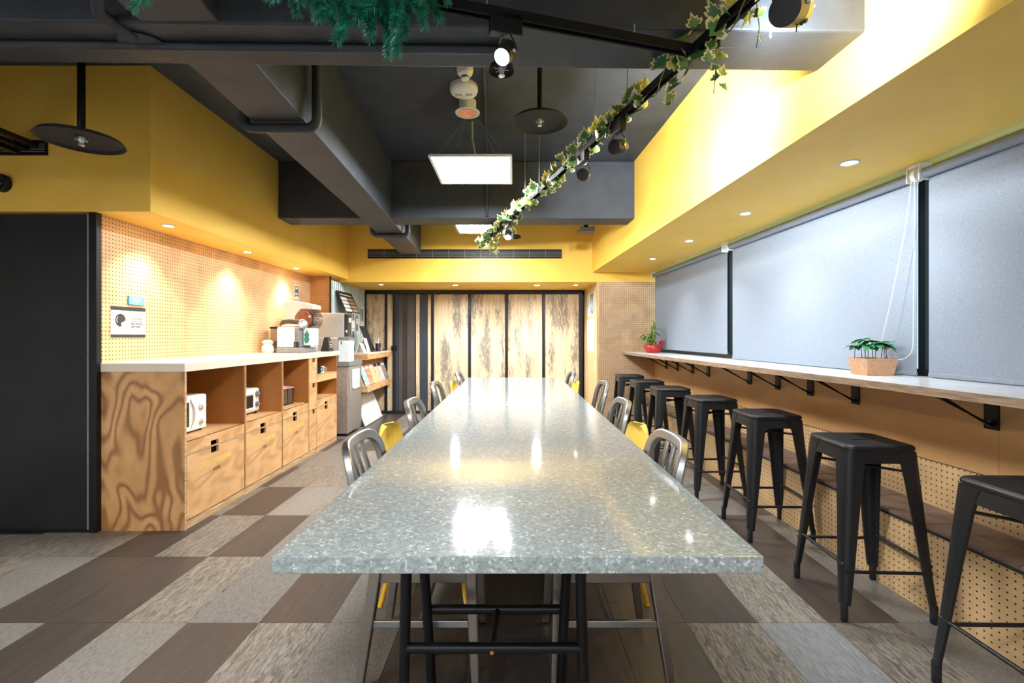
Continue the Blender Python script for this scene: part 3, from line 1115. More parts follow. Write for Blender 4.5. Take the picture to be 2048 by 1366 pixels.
# ------------------------------------------------------------------ recessed downlights
def downlight(label, x, y, z, warm, watts=W_DOWN, r=.042, angle=95, lit=True):
    t = thing('recessed_downlight', label, 'downlight', (x, y, z), 0, 'small recessed downlights')
    MB().lathe([(r * .72, -.0005), (r * .8, -.004), (r, -.006), (r * 1.08, -.003), (r * 1.1, -.0004)], (x, y, z), 24).build('trim_ring', M['steel'], t, smooth=True)
    MB().lathe([(.001, -.0062), (r * .66, -.0062), (r * .70, -.0050)], (x, y, z), 20).build('lens', M['down_light'] if lit else M['white_plastic'], t)
    if watts:
        spot('lamp', (x, y, z - .012), (x, y, z - 1), watts * 2.2, angle + 25, 1.0, warm, t, .04)
    return t
for i, (x, y) in enumerate(((-2.45, 3.38), (-2.476, 4.43), (-2.50, 5.48))):
    downlight('round downlight in the yellow soffit over the plywood counter, ' + ['closest to the camera', 'middle one of three', 'closest to the coffee machine'][i], x, y, 2.04, WARM, 19.0, angle=85)
for i, Y in enumerate((2.43, 3.43, 4.415, 5.42)):
    downlight('round downlight in the yellow soffit above the stools, ' + ['nearest the camera', 'second from the camera', 'third from the camera', 'farthest from the camera'][i], wx(1.822, Y), Y, 2.14, COOL, 14.0 if i < 3 else 10.0, angle=85)
downlight('bright downlight above the doors, left of the table', -.85, 6.98, 2.007, COOL, 36.0, .05, angle=145)
downlight('bright downlight above the doors, right of the table', .35, 6.98, 2.007, COOL, 36.0, .05, angle=145)
downlight('faint downlight above the doors near the magazine rack', -1.92, 6.92, 2.007, WARM, 6.0, .04)
downlight('faint downlight above the doors near the pegboard pillar', .92, 6.98, 2.007, WARM, 4.0, .035)

# ------------------------------------------------------------------ hanging LED panels
def led_panel(label, x0, x1, y0, y1, z, hook):
    cx, cy = (x0 + x1) / 2, (y0 + y1) / 2
    t = thing('led_panel', label, 'ceiling light', (cx, cy, z), 0, 'square LED panels hung on wires')
    w = .018
    fr = MB()
    for a in ((x0, x1, y0, y0 + w), (x0, x1, y1 - w, y1), (x0, x0 + w, y0 + w, y1 - w), (x1 - w, x1, y0 + w, y1 - w)):
        fr.box(a[0], a[1], a[2], a[3], z, z + .012)
    fr.build('frame', M['white_paint'], t)
    MB().box(x0 + w, x1 - w, y0 + w, y1 - w, z + .003, z + .008).build('diffuser', M['panel_light'] if y0 > 1 else M['fill_panel'], t)
    MB().box(x0 + .01, x1 - .01, y0 + .01, y1 - .01, z + .0125, z + .02).build('back_plate', M['white_paint'], t)
    for (px, py) in ((x0 + .05, y0 + .06), (x1 - .05, y0 + .06), (x0 + .05, y1 - .06), (x1 - .05, y1 - .06)):
        hx = hook[0] + (-.05 if px < cx else .05)
        MB().cyl((px, py, z + .02), (hx, hook[1], CZ), .0014, n=5).build('wire', M['grey_plastic'], t)
    pts = [(cx, cy - .05, z + .02), (cx + .015, cy - .06, z + .12), (cx - .01, (cy + hook[1]) / 2, z + .25), (hook[0], hook[1], CZ)]
    MB().tube(pts, .006, 8).build('power_cord', M['corrugated'], t, smooth=True)
    MB().lathe([(.001, 0), (.05, 0), (.05, -.02), (.03, -.03), (.001, -.03)], (hook[0], hook[1], CZ), 16).build('ceiling_rose', M['black_paint'], t)
    return t
led_panel('square LED panel hanging between the two ceiling beams', -.606, -.006, 3.385, 4.01, 2.535, (-.32, 3.72))
led_panel('square LED panel beyond the far ceiling beam, near the doors', -.674, -.074, 5.32, 5.93, 2.535, (-.38, 5.6))
for i, (px, py) in enumerate(((-.55, -.6), (-.55, -2.5), (-2.6, -.6), (-2.6, -2.5))):  # unseen panels, added to brighten the front of the room
    led_panel('added fill-light LED panel behind the camera, ' + ['first row over the aisle', 'second row over the aisle', 'first row by the left wall', 'second row by the left wall'][i], px, px + .6, py, py + .6, 2.535, (px + .3, py + .3))

# ------------------------------------------------------------------ ceiling devices
t = thing('heat_detector', 'small white heat detector on the ceiling, nearest of three devices', 'detector', (-.305, 3.02, CZ - .09))
MB().lathe([(.052, 0), (.054, -.018), (.050, -.024), (.050, -.035), (.040, -.050), (.030, -.056)], (-.305, 3.02, CZ), 24).build('base', M['white_plastic'], t, smooth=50)
MB().lathe([(.026, -.056), (.026, -.074), (.020, -.080), (.001, -.080)], (-.305, 3.02, CZ), 20).build('sensor_cap', M['white_plastic'], t, smooth=50)
MB().lathe([(.0262, -.060), (.0265, -.060), (.0265, -.068), (.0262, -.068)], (-.305, 3.02, CZ), 20).build('vent_band', M['ink'], t)
t = thing('smoke_detector', 'large round white smoke detector in the middle of three ceiling devices', 'detector', (-.335, 3.24, CZ - .06))
MB().lathe([(.094, 0), (.096, -.03), (.088, -.05), (.06, -.062), (.001, -.064)], (-.335, 3.24, CZ), 32).build('housing', M['white_plastic'], t, smooth=50)
for k in range(8):
    sx = -1 if k < 4 else 1
    q = k % 4
    x = -.335 + sx * (.018 + q * .012)
    MB().tube([(x - sx * .004, 3.222, CZ - .0655 + q * .0008), (x + sx * .003, 3.235, CZ - .0655 + q * .0008), (x - sx * .004, 3.248, CZ - .0655 + q * .0008)], .0018, 5).build('vent_slot', M['ink'], t)
t = thing('surface_downlight', 'white can downlight with copper reflector on the dark ceiling', 'downlight', (-.33, 3.45, CZ - .1))
MB().lathe([(.062, 0), (.062, -.075)], (-.33, 3.45, CZ), 28).build('can', M['white_plastic'], t, smooth=50)
MB().lathe([(.058, -.078), (.062, -.088), (.088, -.090), (.090, -.084), (.062, -.076)], (-.33, 3.45, CZ), 28).build('flange', M['white_plastic'], t, smooth=50)
MB().lathe([(.060, -.0885), (.045, -.080), (.03, -.0765), (.001, -.0762)], (-.33, 3.45, CZ), 28).build('reflector', M['copper'], t, smooth=50)
MB().tube([(-.345, 3.43, CZ - .084), (-.345, 3.47, CZ - .084), (-.315, 3.47, CZ - .084), (-.315, 3.43, CZ - .084)], .006, 8).build('bulb', M['white_plastic'], t, smooth=True)

def sprinkler(label, x, y, z, r, tilt=0.0, top=CZ):
    t = thing('fire_sprinkler', label, 'sprinkler', (x, y, z), 0, 'sprinkler heads with round heat plates')
    MB().cyl((x, y, z + .012), (x, y, top), .016, n=14).build('drop_pipe', M['black_metal'], t, smooth=True)
    MB().lathe([(.016, .016), (r * .5, .016), (r * .93, .006), (r, -.012), (r * .985, -.013), (r * .91, .001), (r * .5, .010), (.016, .010)], (x, y, z), 40).build('heat_plate', M['rubber'], t, smooth=40)
    h = MB().lathe([(.014, .012), (.014, -.006), (.010, -.012), (.010, -.024), (.013, -.026), (.013, -.031), (.006, -.033)], (x, y, z), 12).build('sprinkler_head', M['steel'], t, smooth=40)
    for a in range(3):
        c, s = math.cos(a * PI / 3 + .3), math.sin(a * PI / 3 + .3)
        MB().cyl((x - .028 * c, y - .028 * s, z - .004), (x + .028 * c, y + .028 * s, z - .004), .0018, n=5).build('arm', M['steel'], h)
    return t
sprinkler('black sprinkler plate hanging between the ceiling beams, right of the LED panel', .165, 2.92, 2.575, .172)
sprinkler('black sprinkler plate hanging at upper left before the yellow bulkhead', -2.09, 2.30, 2.205, .172)
sprinkler('small black sprinkler plate beyond the far beam, behind the ivy', -.01, 5.55, 2.42, .105)
t = sprinkler('dull sprinkler plate under the near beam, behind the lit spotlight', -.045, 1.86, 2.30, .05, top=2.38)

# ------------------------------------------------------------------ conduits on the ceiling
def conduit(label, pts, r, name='conduit', mat_='black_paint'):
    return tag(MB().tube(pts, r, 12).build(name, M[mat_], None, smooth=True), label, 'pipe')
def arc(c, r, a0, a1, ax, ay, n=5):
    c, ax, ay = Vector(c), Vector(ax), Vector(ay)
    return [c + (ax * math.cos(a0 + (a1 - a0) * k / n) + ay * math.sin(a0 + (a1 - a0) * k / n)) * r for k in range(n + 1)]
conduit('black conduit running along the underside of the near ceiling beam', [(-4.0, 1.78, 2.366), (-2, 1.815, 2.366), (-1, 1.835, 2.366), (-.1, 1.85, 2.366), (0.0, 1.86, 2.37)], .016)
def wrap(label, Y, r, zb):
    xr = -.990 * CT - 0.042 * Y + .055
    xl = -1.272 * CT - 0.042 * Y - .05
    pts = [(xl, Y, zb + .14)] + arc((xl + .05, Y, zb + .05), .05, PI, 1.5 * PI, (1, 0, 0), (0, 0, 1)) + arc((xr - .05, Y, zb + .05), .05, 1.5 * PI, 2 * PI, (1, 0, 0), (0, 0, 1)) + [(xr, Y, CZ)]
    return conduit(label, pts, r, 'pipe_loop')
wrap('thick black pipe looping under the long beam, near the camera', 2.52, .026, 2.355)
wrap('thick black pipe looping under the long beam beyond the far cross beam', 5.2, .026, 2.355)
pts = [RW(-.04 - .02, y, CZ - .012) for y in (2.05, 3.0, 4.0, 4.55)] + [RW(-.06, 4.585, CZ - .02), RW(-.06, 4.60, CZ - .06), RW(-.06, 4.612, 2.42)]
conduit('thin conduit along the dark ceiling and down the far beam', pts, .012)
conduit('black pipe bend dropping to the near beam at upper left', [(-1.36, 1.44, 2.62), (-1.36, 1.50, 2.46), (-1.37, 1.56, 2.42), (-1.45, 1.66, 2.385), (-1.42, 1.78, 2.37)], .022)
tag(MB().lathe([(.001, .0), (.085, 0), (.09, -.006), (.07, -.012), (.001, -.014)], (-1.42, 1.84, 2.378), 20).build('junction_plate', M['black_paint'], None, smooth=True), 'round black cover plate under the near beam at upper left', 'cover plate')

# ------------------------------------------------------------------ lighting track with spots
TZ = 2.33
P0, P1 = Vector((.845, 1.22, TZ)), Vector((-.394, 5.67, TZ))
TD = (P1 - P0).normalized()
TN = Vector((TD.y, -TD.x, 0))
def on_track(Y):
    return P0 + TD * ((Y - P0.y) / TD.y)
def rail(t, a, c, name):
    d = (c - a).normalized()
    n_ = Vector((d.y, -d.x, 0))
    for s, w, z0, z1 in ((0, .017, .006, .018), (-.013, .004, -.014, .006), (.013, .004, -.014, .006)):
        m = MB()
        A, B = a + n_ * s, c + n_ * s
        m.hexa([A - n_ * w + Vector((0, 0, z0)), B - n_ * w + Vector((0, 0, z0)), B + n_ * w + Vector((0, 0, z0)), A + n_ * w + Vector((0, 0, z0))],
               [A - n_ * w + Vector((0, 0, z1)), B - n_ * w + Vector((0, 0, z1)), B + n_ * w + Vector((0, 0, z1)), A + n_ * w + Vector((0, 0, z1))])
        m.build(name if s == 0 else 'rail_side', M['rail_black'], t)
trk = thing('ceiling_track', 'black lighting track wound with ivy, running over the tables', 'track', tuple(on_track(3.2)))
rail(trk, P0, P1, 'rail')
for Y in (2.28, 2.62, 3.55, 3.9, 5.35):
    p = on_track(Y)
    MB().cyl((p.x, p.y, TZ + .018), (p.x, p.y, CZ), .0022, n=6).build('suspension_wire', M['grey_plastic'], trk)
J = on_track(1.80)
Q = J - TN * 1.15
trk2 = thing('ceiling_track', 'short black lighting track branching left under the near beam', 'track', tuple((J + Q) / 2))
rail(trk2, J - TN * .02, Q, 'rail')
MB().cyl((Q + TN * .12) + Vector((0, 0, -.012)), (Q + TN * .12) + Vector((0, 0, -.017)), .008, n=12).build('screw_cap', M['white_plastic'], trk2)
for s in (.25, .8):
    p = J - TN * s
    MB().cyl((p.x, p.y, TZ + .018), (p.x, p.y, 2.39 if p.y > 1.72 else CZ), .003, n=6).build('suspension_wire', M['grey_plastic'], trk2)

def track_spot(label, base, aim, r, L, watts, drop=.13, angle=50, lit_head=True, driver=None):
    """finned can on a U yoke below a driver box on the track"""
    base = Vector(base)
    t = thing('track_spotlight', label, 'spotlight', tuple(base - Vector((0, 0, drop))), 0, 'black track spotlights')
    dirn = driver or TD
    nn = Vector((dirn.y, -dirn.x, 0))
    h = .030
    def obox(c, a, bb, z0, z1):
        return MB().hexa([c - dirn * a - nn * bb + Vector((0, 0, z0)), c + dirn * a - nn * bb + Vector((0, 0, z0)), c + dirn * a + nn * bb + Vector((0, 0, z0)), c - dirn * a + nn * bb + Vector((0, 0, z0))],
                         [c - dirn * a - nn * bb + Vector((0, 0, z1)), c + dirn * a - nn * bb + Vector((0, 0, z1)), c + dirn * a + nn * bb + Vector((0, 0, z1)), c - dirn * a + nn * bb + Vector((0, 0, z1))])
    obox(base, .055, .017, -.065, .004).build('driver_box', M['black_metal'], t, bevel=.003)
    c = base - Vector((0, 0, drop))
    d = (Vector(aim) - c).normalized()
    side = d.cross(Vector((0, 0, 1))).normalized()
    upv = side.cross(d)
    # body with cooling fins
    prof = [(r * .3, -L / 2), (r * .9, -L / 2)]
    nf = 7
    for k in range(nf):
        z = -L / 2 + (L * .62) * k / nf
        prof += [(r, z + .001), (r, z + L * .05), (r * .86, z + L * .055), (r * .86, z + L * .085)]
    prof += [(r, L * .14), (r * 1.02, L / 2), (r * .9, L / 2), (r * .86, L * .40)]
    MB().lathe(prof, c, 24, d).build('can', M['stool'], t, smooth=30)
    MB().lathe([(.001, L * .405), (r * .85, L * .405), (r * .85, L * .40)], c, 20, d).build('lens', M['spot_light'] if lit_head else M['grey_plastic'], t)
    top = base - Vector((0, 0, .065))
    yk = [c + side * (r * 1.12), c + side * (r * 1.15) + (top - c) * .45, top + side * .018, top - side * .018, c - side * (r * 1.15) + (top - c) * .45, c - side * (r * 1.12)]
    MB().strip(yk, [tuple(side)] * 2 + [(0, 0, 1)] * 2 + [tuple(-side)] * 2, .010, .003).build('yoke', M['black_metal'], t)
    for s in (-1, 1):
        MB().cyl(c + side * s * (r * .98), c + side * s * (r * 1.2), .006, n=8).build('pivot', M['steel'], t)
    if watts:
        spot('lamp', tuple(c + d * (L * .55)), aim, watts, angle, 1.0, COOL, t, .03)
    return t
pa = on_track(1.36)
track_spot('black track spotlight at the top right, largest and nearest the camera', tuple(on_track(1.40) + TN * .03), (wx(1.378, 1.85), 1.80, 2.47), .045, .10, W_SPOT * .8, .112, 130)
track_spot('black track spotlight aimed at the yellow bulkhead, upper of the middle two', tuple(on_track(2.37)), (wx(1.378, 3.0), 3.0, 2.44), .036, .075, W_SPOT * 1.6, .135, 135)
track_spot('black track spotlight aimed at the far beam, lower of the middle two', tuple(on_track(2.78)), (.95, 4.62, 2.62), .034, .07, 60.0, .135, 46)
track_spot('small lit track spotlight at the far end of the ivy', tuple(on_track(4.42)), (-.15, 3.3, .76), .034, .075, 20.0, .135, 55)
track_spot('lit track spotlight with glowing lens on the short branch track', tuple(J - TN * .735), (-.9, .2, .5), .030, .07, 12.0, .125, 60, driver=TN)

# ------------------------------------------------------------------ ivy garland on the track
def leaf_mesh():
    """five-lobed ivy leaf, stalk at the origin, pointing +Y, with a fold and a margin attribute"""
    ang = [-115, -88, -62, -48, -30, -16, 0, 16, 30, 48, 62, 88, 115]
    rad = [.34, .52, .60, .42, .66, .56, 1.0, .56, .66, .42, .60, .52, .34]
    out = []
    for a, r in zip(ang, rad):
        a = math.radians(a)
        out.append((math.sin(a) * r * .95, .22 + math.cos(a) * r * .78))
    vs = [(0, .22, 0)]
    mg = [0.0]
    n = len(out)
    for f, m in ((.55, .45), (1.0, 1.0)):
        for (x, y_) in out:
            px, py = x * f, .22 + (y_ - .22) * f
            vs.append((px, py, -.10 * abs(px) * 1.6 - .10 * py * py))
            mg.append(m)
    vs.append((0, 0, 0))
    mg.append(.3)
    fs = []
    for i in range(n - 1):
        fs.append((0, 1 + i, 2 + i))
        fs.append((1 + i, 1 + n + i, 2 + n + i, 2 + i))
    fs.append((0, 1 + 2 * n, 1))
    fs.append((0, n, 1 + 2 * n))
    me = bpy.data.meshes.new('leaf')
    me.from_pydata(vs, [], fs)
    at = me.attributes.new('margin', 'FLOAT', 'POINT')
    at.data.foreach_set('value', mg)
    me.materials.append(M['ivy'])
    me.polygons.foreach_set('use_smooth', [True] * len(me.polygons))
    return me
lm = leaf_mesh()
ivy = thing('ivy_garland', 'variegated artificial ivy twined along the black lighting track', 'garland', tuple(on_track(3.2) - Vector((0, 0, .1))))
rnd = random.Random(11)
vine = []
for k in range(160):
    q = k / 159
    p = on_track(1.25 + q * 4.40)
    a = q * 62
    vine.append(p + TN * (.035 * math.cos(a)) + Vector((0, 0, .005 + .035 * math.sin(a))))
MB().tube(vine, .0028, 5).build('vine', M['vine'], ivy, smooth=True)
for k in range(260):
    q = (k + rnd.random()) / 260
    Y = 1.27 + 4.38 * q ** .92
    if 1.95 < Y < 2.08 or 2.30 < Y < 2.36:
        continue
    p = on_track(Y)
    a = rnd.uniform(0, 2 * PI)
    rr = rnd.uniform(.025, .06)
    off = TN * (rr * math.cos(a)) + Vector((0, 0, rr * math.sin(a) + .0))
    s = rnd.uniform(.058, .094)
    linked('leaf', lm, ivy, tuple(p + off), (rnd.uniform(.5, 2.4), rnd.uniform(-.7, .7), a + rnd.uniform(-1.2, 1.2)), (s, s, s))
# a few hanging tails
for (Y, n_, side) in ((1.40, 7, 1), (1.55, 5, 1), (1.72, 8, .5), (2.0, 5, .6), (4.45, 6, 1), (5.1, 9, .8), (5.3, 8, .9)):
    p = on_track(Y) + TN * .05 * side
    for k in range(n_):
        s = rnd.uniform(.040, .062)
        linked('leaf', lm, ivy, tuple(p + TN * rnd.uniform(-.03, .05) - Vector((0, 0, .02 + .022 * k))), (rnd.uniform(1.2, 2.2), rnd.uniform(-.6, .6), rnd.uniform(-3, 3)), (s, s, s))
    MB().tube([p + Vector((0, 0, .02)), p + TN * .012 - Vector((0, 0, .06)), p - Vector((0, 0, .02 + .022 * n_))], .0018, 5).build('tendril', M['vine'], ivy)

# ------------------------------------------------------------------ fir garland at the top
def sprig_mesh(seed):
    r = random.Random(seed)
    vs, fs = [], []
    L = .13
    for k in range(230):
        q = r.random()
        y_ = L * (.08 + .92 * q)
        a = r.uniform(0, 2 * PI)
        ln = .040 * (1 - .25 * q)
        d = Vector((math.cos(a), .75 + .5 * r.random(), math.sin(a))).normalized()
        b0 = Vector((0, y_, 0))
        tip = b0 + d * ln
        w = d.cross(Vector((r.random(), r.random(), r.random()))).normalized() * .0017
        o = len(vs)
        w2 = d.cross(w).normalized() * .0017
        vs += [tuple(b0 + w), tuple(b0 - w * .5 + w2), tuple(b0 - w * .5 - w2), tuple(tip)]
        fs += [(o, o + 1, o + 3), (o + 1, o + 2, o + 3), (o + 2, o, o + 3)]
    me = bpy.data.meshes.new('sprig')
    me.from_pydata(vs, [], fs)
    me.materials.append(M['fir'])
    return me
sm = [sprig_mesh(s) for s in (1, 2, 3)]
fir = thing('fir_garland', 'dark green artificial fir garland hanging along the top of the photo', 'garland', (-.6, 1.45, 2.3))
def pix(px, py, Y):
    return Vector(((px - 1026) / 950 * Y, Y, CH - (py - 673) / 950 * Y))
rnd = random.Random(5)
core = []
for px, py in ((250, -70), (320, -25), (400, -45), (480, -35), (560, -35), (640, -5), (700, 10), (760, 15), (830, -10), (880, -35)):
    core.append(pix(px, py, 1.45 + rnd.uniform(-.02, .02)))
MB().tube(core, .006, 6).build('twig', M['fir_tip'], fir, smooth=True)
tips = [(310, 5, .9), (300, -20, .8), (322, -10, .8), (385, -25, .8), (430, -25, .7), (470, -28, .7), (505, -30, .7), (545, -28, .8), (585, -12, .9), (570, -20, .9), (610, -5, 1),
        (640, 15, 1), (650, 40, 1), (660, 25, 1), (630, -10, 1), (690, 10, 1), (680, 30, .9), (705, 22, 1), (715, 40, 1), (725, 8, 1), (740, 30, 1), (755, 35, 1), (770, 55, 1), (785, 60, 1), (800, 50, 1),
        (765, 15, 1), (780, 25, 1), (815, 20, 1), (830, 15, 1), (845, -5, 1), (865, 0, .9), (880, -15, .8), (720, -10, 1), (690, -15, 1), (660, -15, 1), (750, -5, 1), (790, -5, 1), (820, -15, 1), (600, -25, .9), (800, 30, .9), (735, 45, .8), (690, 45, .8)]
tips = tips + [(px + rnd.uniform(-14, 14), py + rnd.uniform(-12, 10), s * .9) for px, py, s in tips[10::3]]
for i, (px, py, s) in enumerate(tips):
    p = pix(px, py - 9, 1.42 + rnd.uniform(-.05, .06))
    ang = rnd.uniform(-.9, .9)
    linked('sprig', sm[i % 3], fir, tuple(p + Vector((0, 0, .05))), (-PI / 2 + rnd.uniform(-.5, .5), rnd.uniform(-.7, .7) + ang, rnd.uniform(-.6, .6)), (s, s, s))

# ------------------------------------------------------------------ black mesh cabinet and things on the yellow bulkhead
mc = thing('mesh_cabinet', 'tall black perforated metal cabinet at the left edge of the photo', 'cabinet', (-3.3, 3.04, 0))
MB().box(-4.2, -2.70, 3.032, 3.05, 0.02, 2.03).build('mesh_door', M['mesh_black'], mc)
MB().box(-2.70, -2.648, 3.02, 3.06, 0.0, 2.04).build('side_post', M['black_metal'], mc, bevel=.003)
MB().box(-2.712, -2.70, 3.024, 3.034, 0.02, 2.03).build('edge_strip', M['grey_plastic'], mc)
MB().box(-4.2, -2.70, 3.028, 3.052, 0.0, 0.02).build('bottom_rail', M['black_metal'], mc)
grille('wall_vent', 'black vent in the yellow bulkhead at the left edge', -4.0, -2.935, 2.998, 2.392, 2.485, 4, 0)
tr3 = thing('cable_tray', 'black slatted cable tray running toward the camera at upper left', 'cable tray', (-3.1, 2.4, 2.43))
for i, xx in enumerate((-3.12, -3.06, -3.0)):
    MB().box(xx - .02, xx + .02, 1.95, 2.985, 2.40 + .02 * i, 2.425 + .02 * i).build('tray_bar', M['black_metal'], tr3)
sp_ = thing('wall_speaker', 'round black speaker on the yellow bulkhead at the left edge', 'speaker', (-3.215, 2.99, 2.16))
MB().lathe([(.055, 0), (.055, .03), (.048, .036), (.040, .030), (.001, .022)], (-3.215, 2.999, 2.214), 28, (0, -1, 0)).build('housing', M['black_metal'], sp_, smooth=40)
MB().lathe([(.001, .026), (.018, .0265), (.001, .036)], (-3.215, 2.999, 2.214), 20, (0, -1, 0)).build('cone', M['black_gloss'], sp_, smooth=40)
pj = thing('ceiling_projector_mount', 'small black box under the far beam by the yellow wall', 'fixture', (.78, 5.0, 2.37))
MB().box(.70, .86, 4.98, 5.16, 2.36, 2.40).build('housing', M['black_metal'], pj, bevel=.006)
MB().box(.76, .80, 5.05, 5.09, 2.40, CZ).build('mount_arm', M['black_metal'], pj)

# ------------------------------------------------------------------ plywood counter units
XF = -2.112                                 # front plane
XB = -2.655
ZR, ZN = .480, .566                         # drawer split, niche floor
ZU = 1.022
def notched_front(y0, y1, z0, z1, cy, w, h, where):
    """front board (in Y,Z) with a square hand notch in its top or bottom edge"""
    if where == 'top':
        return [(y0, z0), (y1, z0), (y1, z1), (cy + w / 2, z1), (cy + w / 2, z1 - h), (cy - w / 2, z1 - h), (cy - w / 2, z1), (y0, z1)]
    return [(y0, z0), (cy - w / 2, z0), (cy - w / 2, z0 + h), (cy + w / 2, z0 + h), (cy + w / 2, z0), (y1, z0), (y1, z1), (y0, z1)]
def unit(label, y0, y1, texts, near_end=False, shelves=False):
    t = thing('plywood_cabinet', label, 'cabinet', ((XF + XB) / 2, (y0 + y1) / 2, 0), 0, 'plywood cabinets under the stone worktop')
    th = .012
    if near_end:
        MB().box(XB, XF, y0, y0 + .018, 0, ZU).build('end_panel', M['ply_end'], t)
        MB().box(XF, XF + .001, y0, y0 + .018, 0, ZU).build('edge_band', M['ply_edge'], t)
    else:
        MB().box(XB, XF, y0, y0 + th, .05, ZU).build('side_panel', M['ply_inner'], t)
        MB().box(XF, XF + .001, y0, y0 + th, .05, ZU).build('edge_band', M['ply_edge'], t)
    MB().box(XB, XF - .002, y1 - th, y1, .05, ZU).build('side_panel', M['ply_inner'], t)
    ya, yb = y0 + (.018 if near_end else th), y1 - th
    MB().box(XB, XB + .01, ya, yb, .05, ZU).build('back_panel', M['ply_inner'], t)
    MB().box(XB + .01, XF - .002, ya, yb, ZN - .018, ZN).build('niche_floor', M['ply_front'], t)
    MB().box(XB + .01, XF - .03, ya, yb, .06, ZR - .01).build('drawer_box', M['black_matte'], t)
    cy = ya + (yb - ya) * .44
    MB().prism(notched_front(ya, yb, ZR + .009, ZN, cy, .085, .030, 'bottom'), 'x', XF - .016, XF).build('rail', M['ply_front'], t)
    MB().box(XF - .010, XF + .004, ya, yb, ZR - .002, ZR + .006).build('pull_strip', M['ply_edge'], t)
    dr = MB().prism(notched_front(ya + .002, yb - .002, .058, ZR - .005, cy, .085, .045, 'top'), 'x', XF - .016, XF + .001).build('drawer_front', M['ply_front'], t)
    if texts:
        zc = .372
        text('lettering', texts[0], .050, M['ink_cream'], dr, (XF + .002, cy + .015, zc), (PI / 2, 0, PI / 2), shear=.15, sx=.74)
        text('lettering', texts[1], .034, M['ink_brown'], dr, (XF + .002, cy + .02, zc - .058), (PI / 2, 0, PI / 2), sx=.9)
    MB().box(XB, XF - .03, ya, y1, 0, .05).build('plinth', M['grey_plastic'], t)
    MB().box(XF - .03, XF - .004, y0 + .02 * near_end, y1, 0, .05).build('toe_board', M['ply_edge'], t)
    if shelves:
        MB().box(XB + .01, XF - .001, ya, yb, .755, .835).build('shelf', M['ply_front'], t)
    return t
unit('plywood cabinet with the large white microwave, nearest the camera', 3.055, 3.745, ('SPACE COWORKING', 'HOME'), True)
unit('plywood cabinet holding the white toaster oven', 3.747, 4.352, ('SPACE COWORKING', 'CUPS'))
unit('plywood cabinet holding the pink-covered toaster', 4.354, 4.918, ('SPACE COWORKING', 'CUPS'))
unit('plywood cabinet with dark cups on its shelf, at the far end', 5.112, 5.70, None, shelves=True)
nt = thing('narrow_drawer_tower', 'narrow plywood drawer tower between the toaster and the cup shelf', 'cabinet', ((XF + XB) / 2, 5.015, 0))
MB().box(XB, XF - .02, 4.92, 5.11, .05, ZU).build('body', M['black_matte'], nt)
for z0, z1 in ((.058, ZR - .004), (ZR + .002, .752), (.757, ZU)):
    MB().prism(notched_front(4.922, 5.108, z0, z1, 5.04, .07, .045, 'top'), 'x', XF - .016, XF).build('drawer_front', M['ply_front'], nt)
MB().box(XB, XF - .006, 4.92, 5.11, 0, .05).build('plinth', M['ply_edge'], nt)
wt = tag(MB().box(XB - .003, XF + .004, 3.05, 5.765, ZU, 1.078).build('stone_worktop', M['stone'], None, bevel=.003), 'pale stone worktop along the plywood cabinets under the pegboard', 'worktop')

# ------------------------------------------------------------------ appliances in the niches
mw = thing('microwave_oven', 'white microwave with two knobs in the nearest plywood niche', 'microwave', (-2.44, 3.31, ZN))
MB().box(-2.61, -2.285, 3.085, 3.525, ZN + .012, ZN + .262).build('body', M['white_plastic'], mw, bevel=.006)
d = MB().box(-2.285, -2.272, 3.088, 3.40, ZN + .016, ZN + .258).build('door', M['white_plastic'], mw, bevel=.004)
MB().box(-2.272, -2.2705, 3.115, 3.33, ZN + .05, ZN + .222).build('window', M['dark_glass'], d, bevel=.012)
hp = [(-2.270, 3.35, ZN + .03), (-2.262, 3.375, ZN + .08), (-2.258, 3.382, ZN + .14), (-2.262, 3.375, ZN + .19), (-2.270, 3.35, ZN + .24)]
MB().strip(hp, (1, 0, 0), .016, .008).build('handle', M['white_plastic'], d, smooth=True)
cp = MB().box(-2.285, -2.275, 3.405, 3.523, ZN + .016, ZN + .258).build('control_panel', M['white_plastic'], mw, bevel=.003)
for z in (.18, .075):
    MB().lathe([(.026, 0), (.027, .006), (.020, .008), (.018, .026), (.014, .028), (.001, .028)], (-2.275, 3.465, ZN + z), 20, (1, 0, 0)).build('knob', M['white_plastic'], cp, smooth=40)
for y in (3.12, 3.49):
    MB().cyl((-2.30, y, ZN), (-2.30, y, ZN + .012), .012, n=10).build('foot', M['rubber'], mw)
to = thing('toaster_oven', 'small white toaster oven with grey knobs in the second niche', 'toaster oven', (-2.40, 4.08, ZN))
MB().box(-2.55, -2.285, 3.86, 4.285, ZN + .02, ZN + .225).build('body', M['white_plastic'], to, bevel=.015)
d = MB().box(-2.285, -2.274, 3.87, 4.18, ZN + .045, ZN + .205).build('door', M['white_plastic'], to, bevel=.006)
MB().box(-2.274, -2.272, 3.90, 4.155, ZN + .065, ZN + .168).build('window', M['dark_glass'], d, bevel=.01)
MB().cyl((-2.258, 3.91, ZN + .187), (-2.258, 4.15, ZN + .187), .006, n=8).build('handle', M['white_plastic'], d)
for z in (.175, .085):
    MB().lathe([(.022, 0), (.022, .012), (.016, .024), (.001, .025)], (-2.285, 4.232, ZN + z), 16, (1, 0, 0)).build('knob', M['grey_plastic'], to, smooth=40)
for y in (3.9, 4.24):
    MB().cyl((-2.30, y, ZN), (-2.30, y, ZN + .02), .012, n=10).build('foot', M['rubber'], to)
tt = tag(MB().add([], []).box(-2.45, -2.13, 4.42, 4.84, ZN, ZN + .012).build('wooden_tray', M['ply_front'], None, bevel=.002), 'flat plywood tray under the toaster in the third niche', 'tray')
ts = thing('toaster', 'dark steel toaster with a pink cloth on top in the third niche', 'toaster', (-2.30, 4.62, ZN + .012))
